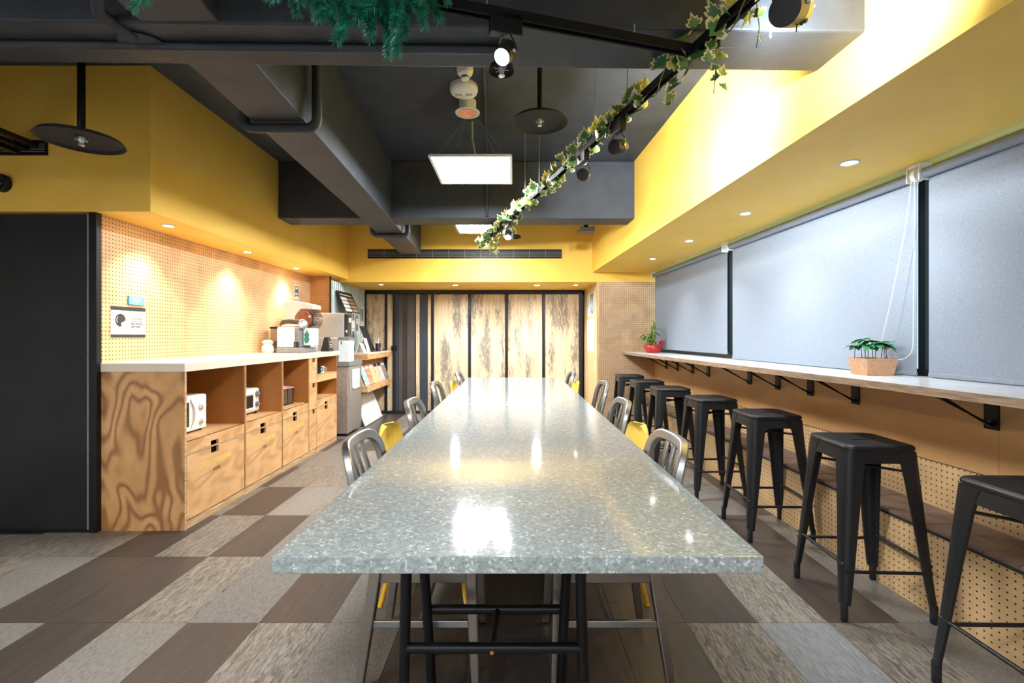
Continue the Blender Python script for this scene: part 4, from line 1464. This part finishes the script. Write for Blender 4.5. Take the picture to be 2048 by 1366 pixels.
MB().box(-2.40, -2.21, 4.46, 4.80, ZN + .02, ZN + .185).build('body', flat('bronze_steel', (104, 88, 74), 0.3, 0.6), ts, bevel=.018, seg=3)
MB().box(-2.395, -2.215, 4.465, 4.795, ZN + .012, ZN + .022).build('base', M['black_matte'], ts)
for y in (4.55, 4.66, 4.77):
    MB().box(-2.209, -2.2065, y - .003, y + .003, ZN + .035, ZN + .17).build('seam', M['black_metal'], ts)
g_ = []
for j in range(6):
    for i in range(8):
        u_, v_ = i / 7, j / 5
        y_ = 4.44 + .39 * u_
        x_ = -2.415 + .215 * v_
        z_ = ZN + .19 + .003 * math.sin(9 * u_ + 5 * v_)
        if i == 7:
            z_ -= .05 + .01 * math.sin(j)
        if j == 5:
            z_ -= .014
        g_.append((x_, y_, z_))
cl_ = MB().add(g_, [(j * 8 + i, j * 8 + i + 1, (j + 1) * 8 + i + 1, (j + 1) * 8 + i) for j in range(5) for i in range(7)])
o = tag(cl_.build('cloth', M['pink'], None, smooth=True), 'folded pink cloth lying on top of the steel toaster', 'cloth')
sm_ = o.modifiers.new('thick', 'SOLIDIFY')
sm_.thickness = .003
def cup(label, x, y, z, r, h, mat_):
    t = thing('mug', label, 'mug', (x, y, z), 0, 'mugs on the far cabinet shelf')
    MB().lathe([(.001, .004), (r * .8, .004), (r * .82, 0), (r * .9, 0), (r, h), (r * .93, h), (r * .84, .008), (.001, .008)], (x, y, z), 20).build('body', mat_, t, smooth=40)
    hp = [(x + r * .9, y, z + h * .8), (x + r * 1.45, y, z + h * .75), (x + r * 1.5, y, z + h * .4), (x + r * .88, y, z + h * .25)]
    MB().tube(hp, .005, 8).build('handle', mat_, t, smooth=True)
teal_c = flat('dark_teal_glaze', (36, 62, 72), 0.2)
cup('dark teal mug on the far shelf, nearest the drawer tower', -2.20, 5.20, .835, .045, .085, teal_c)
cup('dark teal mug in the middle of the far shelf', -2.20, 5.33, .835, .045, .085, flat('black_glaze', (34, 40, 44), 0.2))
cup('pale blue mug at the far end of the shelf', -2.21, 5.46, .835, .042, .075, flat('pale_glaze', (176, 206, 212), 0.25))

# ------------------------------------------------------------------ things on the stone worktop
WZ = 1.078
cm = thing('capsule_coffee_machine', 'white ribbed coffee machine with chrome lever on the stone worktop', 'coffee machine', (-2.36, 5.15, WZ))
MB().box(-2.46, -2.20, 4.93, 5.30, WZ, WZ + .055).build('drip_tray', M['grey_plastic'], cm, bevel=.008)
body = MB().box(-2.46, -2.285, 4.95, 5.28, WZ + .055, WZ + .27).build('body', M['white_plastic'], cm, bevel=.012)
for k in range(13):
    x = -2.452 + k * .013
    MB().box(x - .0035, x + .0035, 4.944, 4.952, WZ + .062, WZ + .262).build('rib', M['white_paint'], body)
MB().box(-2.285, -2.235, 4.98, 5.26, WZ + .055, WZ + .262).build('brew_head', M['grey_plastic'], cm, bevel=.01)
fr = MB().box(-2.235, -2.145, 5.05, 5.25, WZ + .075, WZ + .262).build('front_plate', M['white_plastic'], cm, bevel=.012)
lf = [(-.02, 0), (-.028, .03), (-.022, .06), (-.03, .085), (-.012, .105), (.0, .13), (.012, .10), (.024, .09), (.018, .06), (.026, .03), (.014, .0), (0, -.012)]
MB().prism([(-2.19 + a, WZ + .11 + c) for a, c in lf], 'y', 5.048, 5.0495).build('sticker', M['teal'], fr)
MB().tube([(-2.44, 5.0, WZ + .29), (-2.42, 5.0, WZ + .325), (-2.36, 5.0, WZ + .33), (-2.26, 5.0, WZ + .325)], .024, 12).build('lever', flat('dark_brown_grip', (74, 62, 46), 0.35), cm, smooth=True)
MB().cyl((-2.42, 4.975, WZ + .285), (-2.25, 4.975, WZ + .29), .010, n=10).build('lever_bar', M['steel'], cm, smooth=True)
MB().lathe([(.001, -.05), (.03, -.045), (.05, -.01), (.052, .02), (.035, .045), (.001, .05)], (-2.225, 5.02, WZ + .30), 20, (.4, -.6, .3)).build('brew_cap', M['steel'], cm, smooth=True)
MB().lathe([(.022, 0), (.026, .06), (.023, .06), (.02, .004), (.001, .004)], (-2.265, 4.965, WZ + .056), 16).build('shot_cup', M['dark_glass'], cm, smooth=True)
cj = thing('clear_canister', 'clear water canister with a black lid left of the coffee machine', 'canister', (-2.53, 5.10, WZ))
MB().box(-2.575, -2.48, 5.04, 5.18, WZ, WZ + .255).build('tank', M['clear'], cj, bevel=.006)
MB().box(-2.58, -2.47, 5.03, 5.19, WZ + .255, WZ + .275).build('lid', M['black_gloss'], cj, bevel=.004)
bgv = MB().lathe([(.001, 0), (.05, .002), (.062, .03), (.056, .07), (.035, .09), (.042, .105), (.052, .12), (.03, .132), (.001, .128)], (-2.56, 4.96, WZ), 18)
rb = random.Random(3)
bgv.v = [(x + rb.uniform(-.007, .007), y + rb.uniform(-.007, .007), z + (rb.uniform(-.005, .005) if z > WZ + .01 else 0)) for x, y, z in bgv.v]
tag(bgv.build('paper_bag', M['bag'], None, smooth=False), 'crumpled white bag at the left end of the coffee corner', 'bag')
wd = thing('countertop_appliance', 'white rounded appliance with a brown and clear drum behind the coffee machine', 'appliance', (-2.42, 5.45, WZ))
side = [(-2.60, WZ), (-2.60, WZ + .55), (-2.56, WZ + .575), (-2.46, WZ + .57), (-2.36, WZ + .555), (-2.28, WZ + .535), (-2.25, WZ + .53), (-2.25, WZ + .48), (-2.40, WZ + .48), (-2.46, WZ + .40), (-2.46, WZ + .16), (-2.30, WZ + .12), (-2.28, WZ)]
MB().prism(side, 'y', 5.36, 5.58).build('housing', M['white_plastic'], wd, bevel=.012)
MB().lathe([(.001, -.004), (.075, -.002), (.100, .010), (.105, .03), (.105, .06)], (-2.375, 5.33, WZ + .365), 32, (.35, 1, 0)).build('drum_cover', M['brown_gloss'], wd, smooth=40)
MB().lathe([(.112, .06), (.112, .20), (.105, .20)], (-2.365, 5.33, WZ + .365), 32, (.35, 1, 0)).build('drum', M['clear'], wd, smooth=40)
MB().lathe([(.103, .062), (.103, .12), (.001, .12)], (-2.365, 5.33, WZ + .365), 32, (.35, 1, 0)).build('drum_core', flat('smoked_plastic', (120, 118, 120), 0.15), wd, smooth=40)
MB().cyl((-2.40, 5.318, WZ + .335), (-2.40, 5.324, WZ + .335), .028, n=16).build('badge', M['teal'], wd)
tc_ = MB().add([(-2.175, 5.44, WZ), (-2.075, 5.44, WZ), (-2.145, 5.47, WZ + .165), (-2.105, 5.47, WZ + .165), (-2.175, 5.58, WZ), (-2.075, 5.58, WZ), (-2.145, 5.55, WZ + .165), (-2.105, 5.55, WZ + .165)],
               [(0, 1, 3, 2), (1, 5, 7, 3), (5, 4, 6, 7), (4, 0, 2, 6), (2, 3, 7, 6), (0, 4, 5, 1)])
tn = thing('tent_card', 'black folded tent card with white print at the worktop end', 'sign', (-2.16, 5.51, WZ))
for v_ in range(len(tc_.v)):
    tc_.v[v_] = (tc_.v[v_][0] - .03, tc_.v[v_][1], tc_.v[v_][2])
tc_.build('card', M['ink'], tn, bevel=.002)
for k, (dz, w) in enumerate(((.10, .02), (.07, .028), (.045, .03))):
    fx = -2.105 - .03 * dz / .165
    MB().box(fx - .006, fx + .012, 5.50 - w / 2, 5.50 + w / 2, WZ + dz, WZ + dz + .012).build('print', M['paper'], tn)

# signs on the pegboard
def sgn(name, label, y0, y1, z0, z1, mat_, x=-2.66, th=.003):
    t = thing(name, label, 'sign', (x, (y0 + y1) / 2, z0))
    MB().box(x, x + th, y0, y1, z0, z1).build('sheet', mat_, t)
    return t
yy = lambda px: 2.656 * 950 / (1026 - px)
zz = lambda py, Y: CH - (py - 673) / 950 * Y
Y0, Y1 = yy(222), yy(291)
ZA, ZB = zz(675, 3.3), zz(613, 3.22)
s1 = sgn('wash_up_sign', 'white notice with a black dish drawing on the pegboard', Y0, Y1, ZA, ZB, M['paper'])
H = ZB - ZA
W_ = Y1 - Y0
MB().box(-2.657, -2.6564, Y0, Y1, ZB - H * .125, ZB).build('band', M['ink'], s1)
MB().box(-2.657, -2.6564, Y0, Y1, ZA, ZA + H * .10).build('band', M['ink'], s1)
cx_, cz_ = Y0 + W_ * .26, ZA + H * .56
dk = MB().lathe([(.001, 0), (H * .205, 0), (H * .205, .0006), (.001, .0006)], (-2.657, cx_, cz_), 40, (1, 0, 0)).build('dish_print', M['ink'], s1)
pts = [(-2.6561, cx_ + math.cos(a) * H * .15, cz_ + math.sin(a) * H * .15) for a in [PI * .75 + k * .14 for k in range(11)]]
MB().tube(pts, .0022, 5).build('dish_shine', M['paper'], s1)
pl = [(cx_ + H * .02, cz_ - H * .17), (cx_ + H * .03, cz_ - H * .08), (cx_ + H * .10, cz_ - H * .06), (cx_ + H * .16, cz_ - H * .02), (cx_ + H * .22, cz_ - H * .03), (cx_ + H * .22, cz_ - H * .18), (cx_ + H * .16, cz_ - H * .21)]
MB().prism(pl, 'x', -2.6563, -2.6556).build('sponge_print', M['paper'], s1)
MB().tube([(-2.6556, a, c) for a, c in [(cx_ - H * .2, cz_ - H * .16), (cx_ - H * .1, cz_ - H * .24), (cx_ + H * .05, cz_ - H * .27), (cx_ + H * .2, cz_ - H * .23), (cx_ + H * .235, cz_ - H * .17), (cx_ + H * .235, cz_ - H * .06)]], .0009, 5).build('outline_print', M['ink'], s1)
TR = (PI / 2, 0, PI / 2)
tx = Y0 + W_ * .735
text('lettering', 'PLEASE WASH', H * .088, M['ink'], s1, (-2.656, tx, ZA + H * .625), TR)
text('lettering', 'YOUR OWN CUP & DISHES', H * .040, M['ink'], s1, (-2.656, tx, ZA + H * .54), TR)
text('lettering', '\u8acb\u5c07\u500b\u4eba\u4f7f\u7528\u904e\u7684\u5668\u76bf', H * .052, M['ink'], s1, (-2.656, tx, ZA + H * .45), TR)
text('lettering', '\u6d17\u4e7e\u6de8\u6b78\u4f4d\uff01', H * .082, M['ink'], s1, (-2.656, tx, ZA + H * .355), TR)
Y0, Y1 = yy(256), yy(287)
s2 = sgn('blue_note', 'small pale blue note above the white notice on the pegboard', Y0, Y1, zz(610, 3.35), zz(593, 3.35), M['paper_blue'], -2.659, .012)
for k, (a, c) in enumerate(((.15, .7), (.2, .75), (.25, .6))):
    z = zz(610, 3.35) + (zz(593, 3.35) - zz(610, 3.35)) * (.75 - .22 * k)
    MB().box(-2.647, -2.6465, Y0 + (Y1 - Y0) * a, Y0 + (Y1 - Y0) * c, z - .002, z + .002).build('print', M['paper'], s2)
Y0, Y1 = yy(588.5), yy(598.5)
s3 = sgn('narrow_poster', 'narrow grey poster on the pegboard above the coffee machine', Y0, Y1, zz(600, 6.0), zz(571, 5.9), M['paper'])
MB().box(-2.657, -2.6564, Y0 + .01, Y1 - .01, zz(597, 6.0), zz(573, 5.9)).build('print', M['ink_grey'], s3)
for k in range(4):
    z = zz(576, 5.9) - k * .036
    MB().box(-2.6563, -2.6558, Y0 + .03 + .008 * (k % 2), Y1 - .04, z - .018, z).build('print', M['paper'] if k != 1 else M['ink'], s3)

# ------------------------------------------------------------------ water dispenser on its waste cabinet
wcab = thing('waste_cabinet', 'grey steel waste cabinet standing at the end of the plywood counter', 'cabinet', (-2.33, 6.16, 0))
MB().box(-2.60, -2.062, 5.93, 6.215, .035, .875).build('body', flat('grey_beige_metal', (176, 164, 154), 0.4, 0.3), wcab, bevel=.004)
MB().box(-2.38, -2.062, 6.215, 6.42, .035, .875).build('body_rear', M['steel'], wcab)
dpan = MB().box(-2.062, -2.045, 5.96, 6.41, .05, .865).build('door', M['steel'], wcab, bevel=.004)
MB().box(-2.045, -2.043, 6.04, 6.33, .58, .83).build('notice', M['paper_cool'], dpan)
MB().tube([(-2.040, 6.03, .60), (-2.036, 6.08, .565), (-2.036, 6.3, .565), (-2.040, 6.34, .60)], .003, 6).build('notice_edge', M['ink_grey'], dpan)
MB().box(-2.60, -2.04, 5.92, 6.215, .875, .935).build('cap', M['grey_plastic'], wcab, bevel=.004)
MB().box(-2.39, -2.04, 6.215, 6.43, .875, .935).build('cap_rear', M['grey_plastic'], wcab)
MB().box(-2.58, -2.08, 5.95, 6.21, 0, .035).build('plinth', M['black_matte'], wcab)
wdp = thing('water_dispenser', 'tall stainless steel water dispenser at the counter end', 'water dispenser', (-2.33, 6.06, .935))
MB().box(-2.58, -2.19, 5.945, 6.20, .935, 1.235).build('lower_body', M['steel'], wdp, bevel=.004)
hd = MB().box(-2.58, -2.115, 5.945, 6.20, 1.235, 1.545).build('upper_body', M['steel'], wdp, bevel=.004)
MB().box(-2.115, -2.108, 5.955, 6.195, 1.25, 1.53).build('front_glass', M['dark_glass'], hd)
MB().box(-2.108, -2.1065, 6.10, 6.18, 1.43, 1.49).build('label_print', M['paper_cool'], hd)
MB().box(-2.108, -2.1065, 5.99, 6.04, 1.30, 1.33).build('label_print', M['paper'], hd)
sp2 = MB().box(-2.186, -2.06, 5.955, 6.15, .936, 1.20).build('splash_panel', M['paper_cool'], wdp)
MB().box(-2.188, -2.055, 5.953, 6.16, 1.20, 1.235).build('tap_housing', M['grey_plastic'], wdp, bevel=.004)
MB().tube([(-2.15, 5.947, 1.19), (-2.15, 5.942, 1.165), (-2.15, 5.944, 1.15)], .006, 8).build('tap', M['black_metal'], wdp, smooth=True)

# ------------------------------------------------------------------ brochure desk with magazines
dk = thing('brochure_desk', 'wall-hung plywood desk with a slanted magazine rack by the doors', 'desk', (-2.19, 7.05, .49))
MB().box(-2.405, -1.97, 6.44, 7.70, 1.005, 1.025).build('desktop', M['stone'], dk, bevel=.002)
MB().box(-2.405, -1.972, 6.442, 7.698, .935, 1.005).build('apron', M['ply_front'], dk)
MB().box(-2.405, -2.10, 6.48, 7.68, .80, .935).build('rack_back_upper', M['ply_inner'], dk)
MB().prism([(-2.405, .49), (-1.972, .49), (-1.972, .565), (-2.02, .565), (-2.13, .80), (-2.405, .80)], 'y', 6.44, 7.70).build('rack', M['ply_front'], dk)
cols = [(150, 200, 214), (226, 112, 78), (236, 196, 92), (238, 186, 150), (206, 206, 200), (96, 80, 72)]
lbs = ['blue and white magazine nearest the camera in the rack', 'orange-red magazine second in the rack', 'yellow magazine third in the rack', 'peach magazine fourth in the rack', 'white patterned magazine fifth in the rack', 'dark brown magazine farthest along the rack']
for i in range(6):
    y0 = 6.47 + i * .205
    g = NT('cover_%d' % i, .4)
    vv = g.coords((9, 9, 9))
    pal = cols[i]
    g.color(g.ramp(g.noise(vv, 2.2 + i * .3, 3.0, .8), [(.40, pal), (.52, pal), (.60, (240, 236, 228)), (.66, tuple(c * .55 for c in pal))]))
    A, B_ = Vector((-2.008, 0, .57)), Vector((-2.110, 0, .855))
    nn = Vector((B_.z - A.z, 0, -(B_.x - A.x))).normalized() * .007
    mg = thing('magazine', lbs[i], 'magazine', (-2.05, y0 + .095, .57), 0, 'magazines in the slanted rack')
    q = [A, A + nn, B_ + nn, B_]
    MB().prism([(p.x, p.z) for p in q], 'y', y0, y0 + .19).build('cover', g.m, mg)
    q = [A + nn * 1.001, A + nn * 1.06, A.lerp(B_, .12) + nn * 1.06, A.lerp(B_, .12) + nn * 1.001]
    q2 = [A.lerp(B_, .78) + nn * 1.001, A.lerp(B_, .78) + nn * 1.06, A.lerp(B_, .95) + nn * 1.06, A.lerp(B_, .95) + nn * 1.001]
    MB().prism([(p.x, p.z) for p in q2], 'y', y0 + .02, y0 + .17).build('title_band', M['paper'] if i not in (3, 4) else M['ink'], mg)
# things on the desk
tb = thing('tablet_stand', 'dark tablet leaning back on its stand on the brochure desk', 'tablet', (-2.14, 7.0, 1.025))
A, B_ = Vector((-2.10, 0, 1.045)), Vector((-2.24, 0, 1.40))
nn = Vector((B_.z - A.z, 0, -(B_.x - A.x))).normalized() * .012
MB().prism([(p.x, p.z) for p in (A, A + nn, B_ + nn, B_)], 'y', 6.92, 7.20).build('screen', M['black_matte'], tb, bevel=.004)
MB().box(-2.26, -2.04, 6.98, 7.14, 1.025, 1.045).build('foot', M['black_gloss'], tb, bevel=.006)
cp_ = thing('takeaway_cup', 'dark paper cup with a white straw on the brochure desk', 'cup', (-2.02, 7.12, 1.025))
MB().lathe([(.001, 0), (.034, 0), (.044, .125), (.041, .125), (.001, .118)], (-2.02, 7.12, 1.025), 20).build('cup', flat('aubergine_paper', (62, 44, 56), 0.5), cp_, smooth=40)
MB().cyl((-2.02, 7.12, 1.12), (-2.015, 7.13, 1.225), .006, n=8).build('straw', M['paper'], cp_)
for i, (y, c, h, lb, nm) in enumerate(((6.55, (206, 216, 226), .13, 'pale leaflet stand nearest the dispenser on the brochure desk', 'paper_white'), (6.72, (230, 168, 170), .20, 'tall pink leaflet beside the dark tablet', 'pink_leaflet'), (7.36, (232, 190, 190), .13, 'small pink card standing behind the takeaway cup', 'pink_card'))):
    g = NT('leaflet_%d' % i, .5)
    g.color(g.ramp(g.noise(g.coords((14, 14, 14)), 2.0, 3.0, .5), [(.42, c), (.55, (240, 240, 240)), (.66, tuple(v * .6 for v in c))]))
    A, B_ = Vector((-2.06 - .0 * i, 0, 1.025)), Vector((-2.12, 0, 1.025 + h))
    nn = Vector((B_.z - A.z, 0, -(B_.x - A.x))).normalized() * .004
    lt = thing('leaflet', lb, 'leaflet', (-2.09, y + .06, 1.025))
    MB().prism([(p.x, p.z) for p in (A, A + nn, B_ + nn, B_)], 'y', y, y + .14).build('sheet', g.m, lt)
    MB().prism([(p.x, p.z) for p in (B_, B_ - Vector((.003, 0, 0)), Vector((-2.175, 0, 1.025)), Vector((-2.172, 0, 1.025)))], 'y', y, y + .14).build('back_leaf', M['paper'], lt)
cb = []
for k in range(26):
    a = k * .62
    cb.append((-2.03 + .035 * math.cos(a), 7.42 + .10 * math.sin(a * .9), 1.030 + .0012 * k))
tag(MB().tube(cb, .004, 6).build('cable', M['black_gloss'], None, smooth=True), 'coiled black cable on the end of the brochure desk', 'cable')
# leaning board
lb_ = thing('leaning_board', 'white board leaning against the wall under the magazine rack', 'board', (-2.1, 7.0, 0))
A, B_ = Vector((-2.05, 0, 0.004)), Vector((-2.205, 0, .40))
nn = Vector((B_.z - A.z, 0, -(B_.x - A.x))).normalized() * .014
MB().prism([(p.x, p.z) for p in (A, A + nn, B_ + nn, B_)], 'y', 6.56, 7.42).build('face', flat('whitewashed_board', (222, 222, 218), 0.5, 0, 0.06, 8.0), lb_)
# posters on the corrugated wall
mb_ = thing('menu_board', 'black menu board with white cards leaning out from the corrugated wall', 'menu board', (-2.34, 6.72, 1.56))
def lean(y, q, out=0.0):
    A, B_ = Vector((-2.27, 0, 1.585)), Vector((-2.395, 0, 1.875))
    p = A.lerp(B_, q)
    nn = Vector((B_.z - A.z, 0, -(B_.x - A.x))).normalized()
    p = p + nn * out
    return (p.x, y, p.z)
def leanbox(y0, y1, q0, q1, o0, o1):
    return MB().hexa([lean(y0, q0, o0), lean(y0, q0, o1), lean(y1, q0, o1), lean(y1, q0, o0)], [lean(y0, q1, o0), lean(y0, q1, o1), lean(y1, q1, o1), lean(y1, q1, o0)])
leanbox(6.42, 7.02, 0, 1, 0, .008).build('backing', M['ink'], mb_)
leanbox(6.50, 6.95, .82, .86, .008, .009).build('title_print', M['paper'], mb_)
for k in range(4):
    leanbox(6.46, 6.70, .03 + k * .18, .17 + k * .18, .008, .0095).build('card', M['paper'], mb_)
    leanbox(6.74, 6.98, .05 + k * .18, .17 + k * .18, .008, .009).build('card', flat('tan_print_%d' % k, (150, 128, 96), .6), mb_)
for i, (y0, y1, z0, z1, m_, lb) in enumerate(((7.08, 7.20, 1.38, 1.62, 'paper', 'framed white sheet on the corrugated wall near the tablet'), (7.08, 7.20, 1.12, 1.36, 'paper_cool', 'lower pale sheet on the corrugated wall near the tablet'), (7.50, 7.62, 1.30, 1.72, 'paper', 'tall white paper roll on the corrugated wall beside the doors'), (7.26, 7.36, 1.34, 1.56, 'ink_grey', 'small grey print on the corrugated wall'))):
    t = thing('wall_notice', lb, 'notice', (-2.40, (y0 + y1) / 2, z0))
    MB().box(-2.408, -2.400, y0, y1, z0, z1).build('sheet', M[m_], t)
    MB().box(-2.400, -2.3990, y0 + .02, y1 - .02, z0 + (z1 - z0) * .45, z1 - .03).build('print', M['ink_grey'] if m_ != 'ink_grey' else M['paper'], t)
# posters on the pillar return
for i, (y0, y1, z0, z1, m_, lb) in enumerate(((6.82, 7.42, 1.56, 1.90, 'paper_cool', 'black and white poster on the plywood return by the doors'), (6.86, 7.42, 1.03, 1.50, 'paper_cool', 'blank pale poster below the black and white one by the doors'))):
    t = thing('wall_poster', lb, 'poster', (1.16, (y0 + y1) / 2, z0))
    MB().box(1.161, 1.165, y0, y1, z0, z1).build('sheet', M[m_], t)
    if i == 0:
        g = NT('poster_print', .6)
        g.color(g.ramp(g.noise(g.coords((12, 12, 16)), 2.5, 3.0, .6), [(.42, (70, 84, 90)), (.5, (190, 206, 212)), (.6, (40, 50, 56))]))
        MB().box(1.160, 1.161, y0 + .02, y0 + .30, z0 + .02, z1 - .02).build('print', g.m, t)

# ------------------------------------------------------------------ plants on the window counter
CTZ = 1.040
rp = thing('potted_bamboo', 'small bamboo plant in a round red glazed pot by the pillar', 'plant', (1.812, 6.15, CTZ))
cx_, cy_ = 1.812, 6.15
MB().lathe([(.075, 0), (.085, .004), (.112, .045), (.118, .075), (.110, .10), (.098, .105), (.100, .095), (.095, .085)], (cx_, cy_, CTZ), 32).build('pot', M['red_pot'], rp, smooth=60)
MB().lathe([(.001, .09), (.097, .09), (.097, .08)], (cx_, cy_, CTZ), 20).build('soil', M['soil'], rp)
MB().lathe([(.001, -.03), (.02, -.024), (.03, 0), (.02, .024), (.001, .03)], (cx_ + .10, cy_ - .03, CTZ + .135), 14).build('red_ornament', M['red_pot'], rp, smooth=True)
def blade(L, w):
    vs = []
    n_ = 6
    for k in range(n_ + 1):
        q = k / n_
        ww = w * math.sin(PI * min(1, q * .92 + .08)) ** .8
        vs += [(-ww, L * q, -.35 * L * q * q), (0, L * q, -.35 * L * q * q - .1 * ww), (ww, L * q, -.35 * L * q * q)]
    fs = []
    for k in range(n_):
        a = k * 3
        fs += [(a, a + 1, a + 4, a + 3), (a + 1, a + 2, a + 5, a + 4)]
    return vs, fs
def blade_mesh(L, w, m_):
    vs, fs = blade(L, w)
    me = bpy.data.meshes.new('leaf')
    me.from_pydata(vs, [], fs)
    me.materials.append(m_)
    me.polygons.foreach_set('use_smooth', [True] * len(me.polygons))
    return me
bl = blade_mesh(.11, .013, M['leaf_dull'])
rp_r = random.Random(4)
for k in range(13):
    a = rp_r.uniform(0, 2 * PI)
    r0 = rp_r.uniform(.01, .07)
    h = rp_r.uniform(.10, .34)
    lean_ = rp_r.uniform(.0, .35)
    bx, by = cx_ + r0 * math.cos(a) - .02, cy_ + r0 * math.sin(a)
    tip = Vector((bx + lean_ * h * math.cos(a) * 1.0 - .02, by + lean_ * h * math.sin(a), CTZ + .09 + h))
    MB().tube([(bx, by, CTZ + .085), tuple(Vector((bx, by, CTZ + .09)).lerp(tip, .55) + Vector((0, 0, .01))), tuple(tip)], .0035, 6).build('cane', M['stem'] if k % 2 else M['leaf_dull'], rp, smooth=True)
    for j in range(5):
        p = Vector((bx, by, CTZ + .09)).lerp(tip, .45 + .55 * j / 4)
        s = rp_r.uniform(.7, 1.25)
        linked('leaf', bl, rp, tuple(p), (rp_r.uniform(-.5, .5), rp_r.uniform(-.4, .4), rp_r.uniform(0, 2 * PI)), (s, s, s))
wp = thing('planter_box', 'small wooden trough planter with leafy green seedlings on the window counter', 'plant', (1.965, 2.60, CTZ))
ra = -.05
def PR(x, y, z):
    c, s = math.cos(ra), math.sin(ra)
    return (1.965 + x * c - y * s, 2.60 + x * s + y * c, CTZ + z)
ho, hb, D, Hh = .080, .068, .080, .092
bot = [(-hb, -D * .82), (hb, -D * .82), (hb, D * .82), (-hb, D * .82)]
top_ = [(-ho, -D), (ho, -D), (ho, D), (-ho, D)]
inn = [(-ho + .008, -D + .008), (ho - .008, -D + .008), (ho - .008, D - .008), (-ho + .008, D - .008)]
m = MB(PR)
m.loft([[(x, y, 0) for x, y in bot], [(x, y, Hh) for x, y in top_], [(x, y, Hh) for x, y in inn], [(x * .95, y * .95, Hh - .02) for x, y in inn]])
m.build('trough', M['planter'], wp)
MB(PR).box(-.066, .066, -.064, .064, Hh - .03, Hh - .014).build('soil', M['soil'], wp)
pr = random.Random(8)
bl2 = blade_mesh(.064, .017, M['leaf'])
for k in range(10):
    x = -.066 + .132 * k / 9 + pr.uniform(-.006, .006)
    y = pr.uniform(-.04, .04)
    h = pr.uniform(.06, .105)
    base = Vector(PR(x, y, Hh - .016))
    tip = Vector(PR(x + pr.uniform(-.01, .01), y, Hh + h))
    MB().cyl(base, tip, .0018, n=6).build('stalk', M['stem'], wp)
    for j in range(7):
        s = pr.uniform(.75, 1.15)
        linked('leaf', bl2, wp, tuple(tip), (pr.uniform(-.35, .4), pr.uniform(-.2, .2), j * 2 * PI / 7 + pr.uniform(-.3, .3)), (s, s, s))
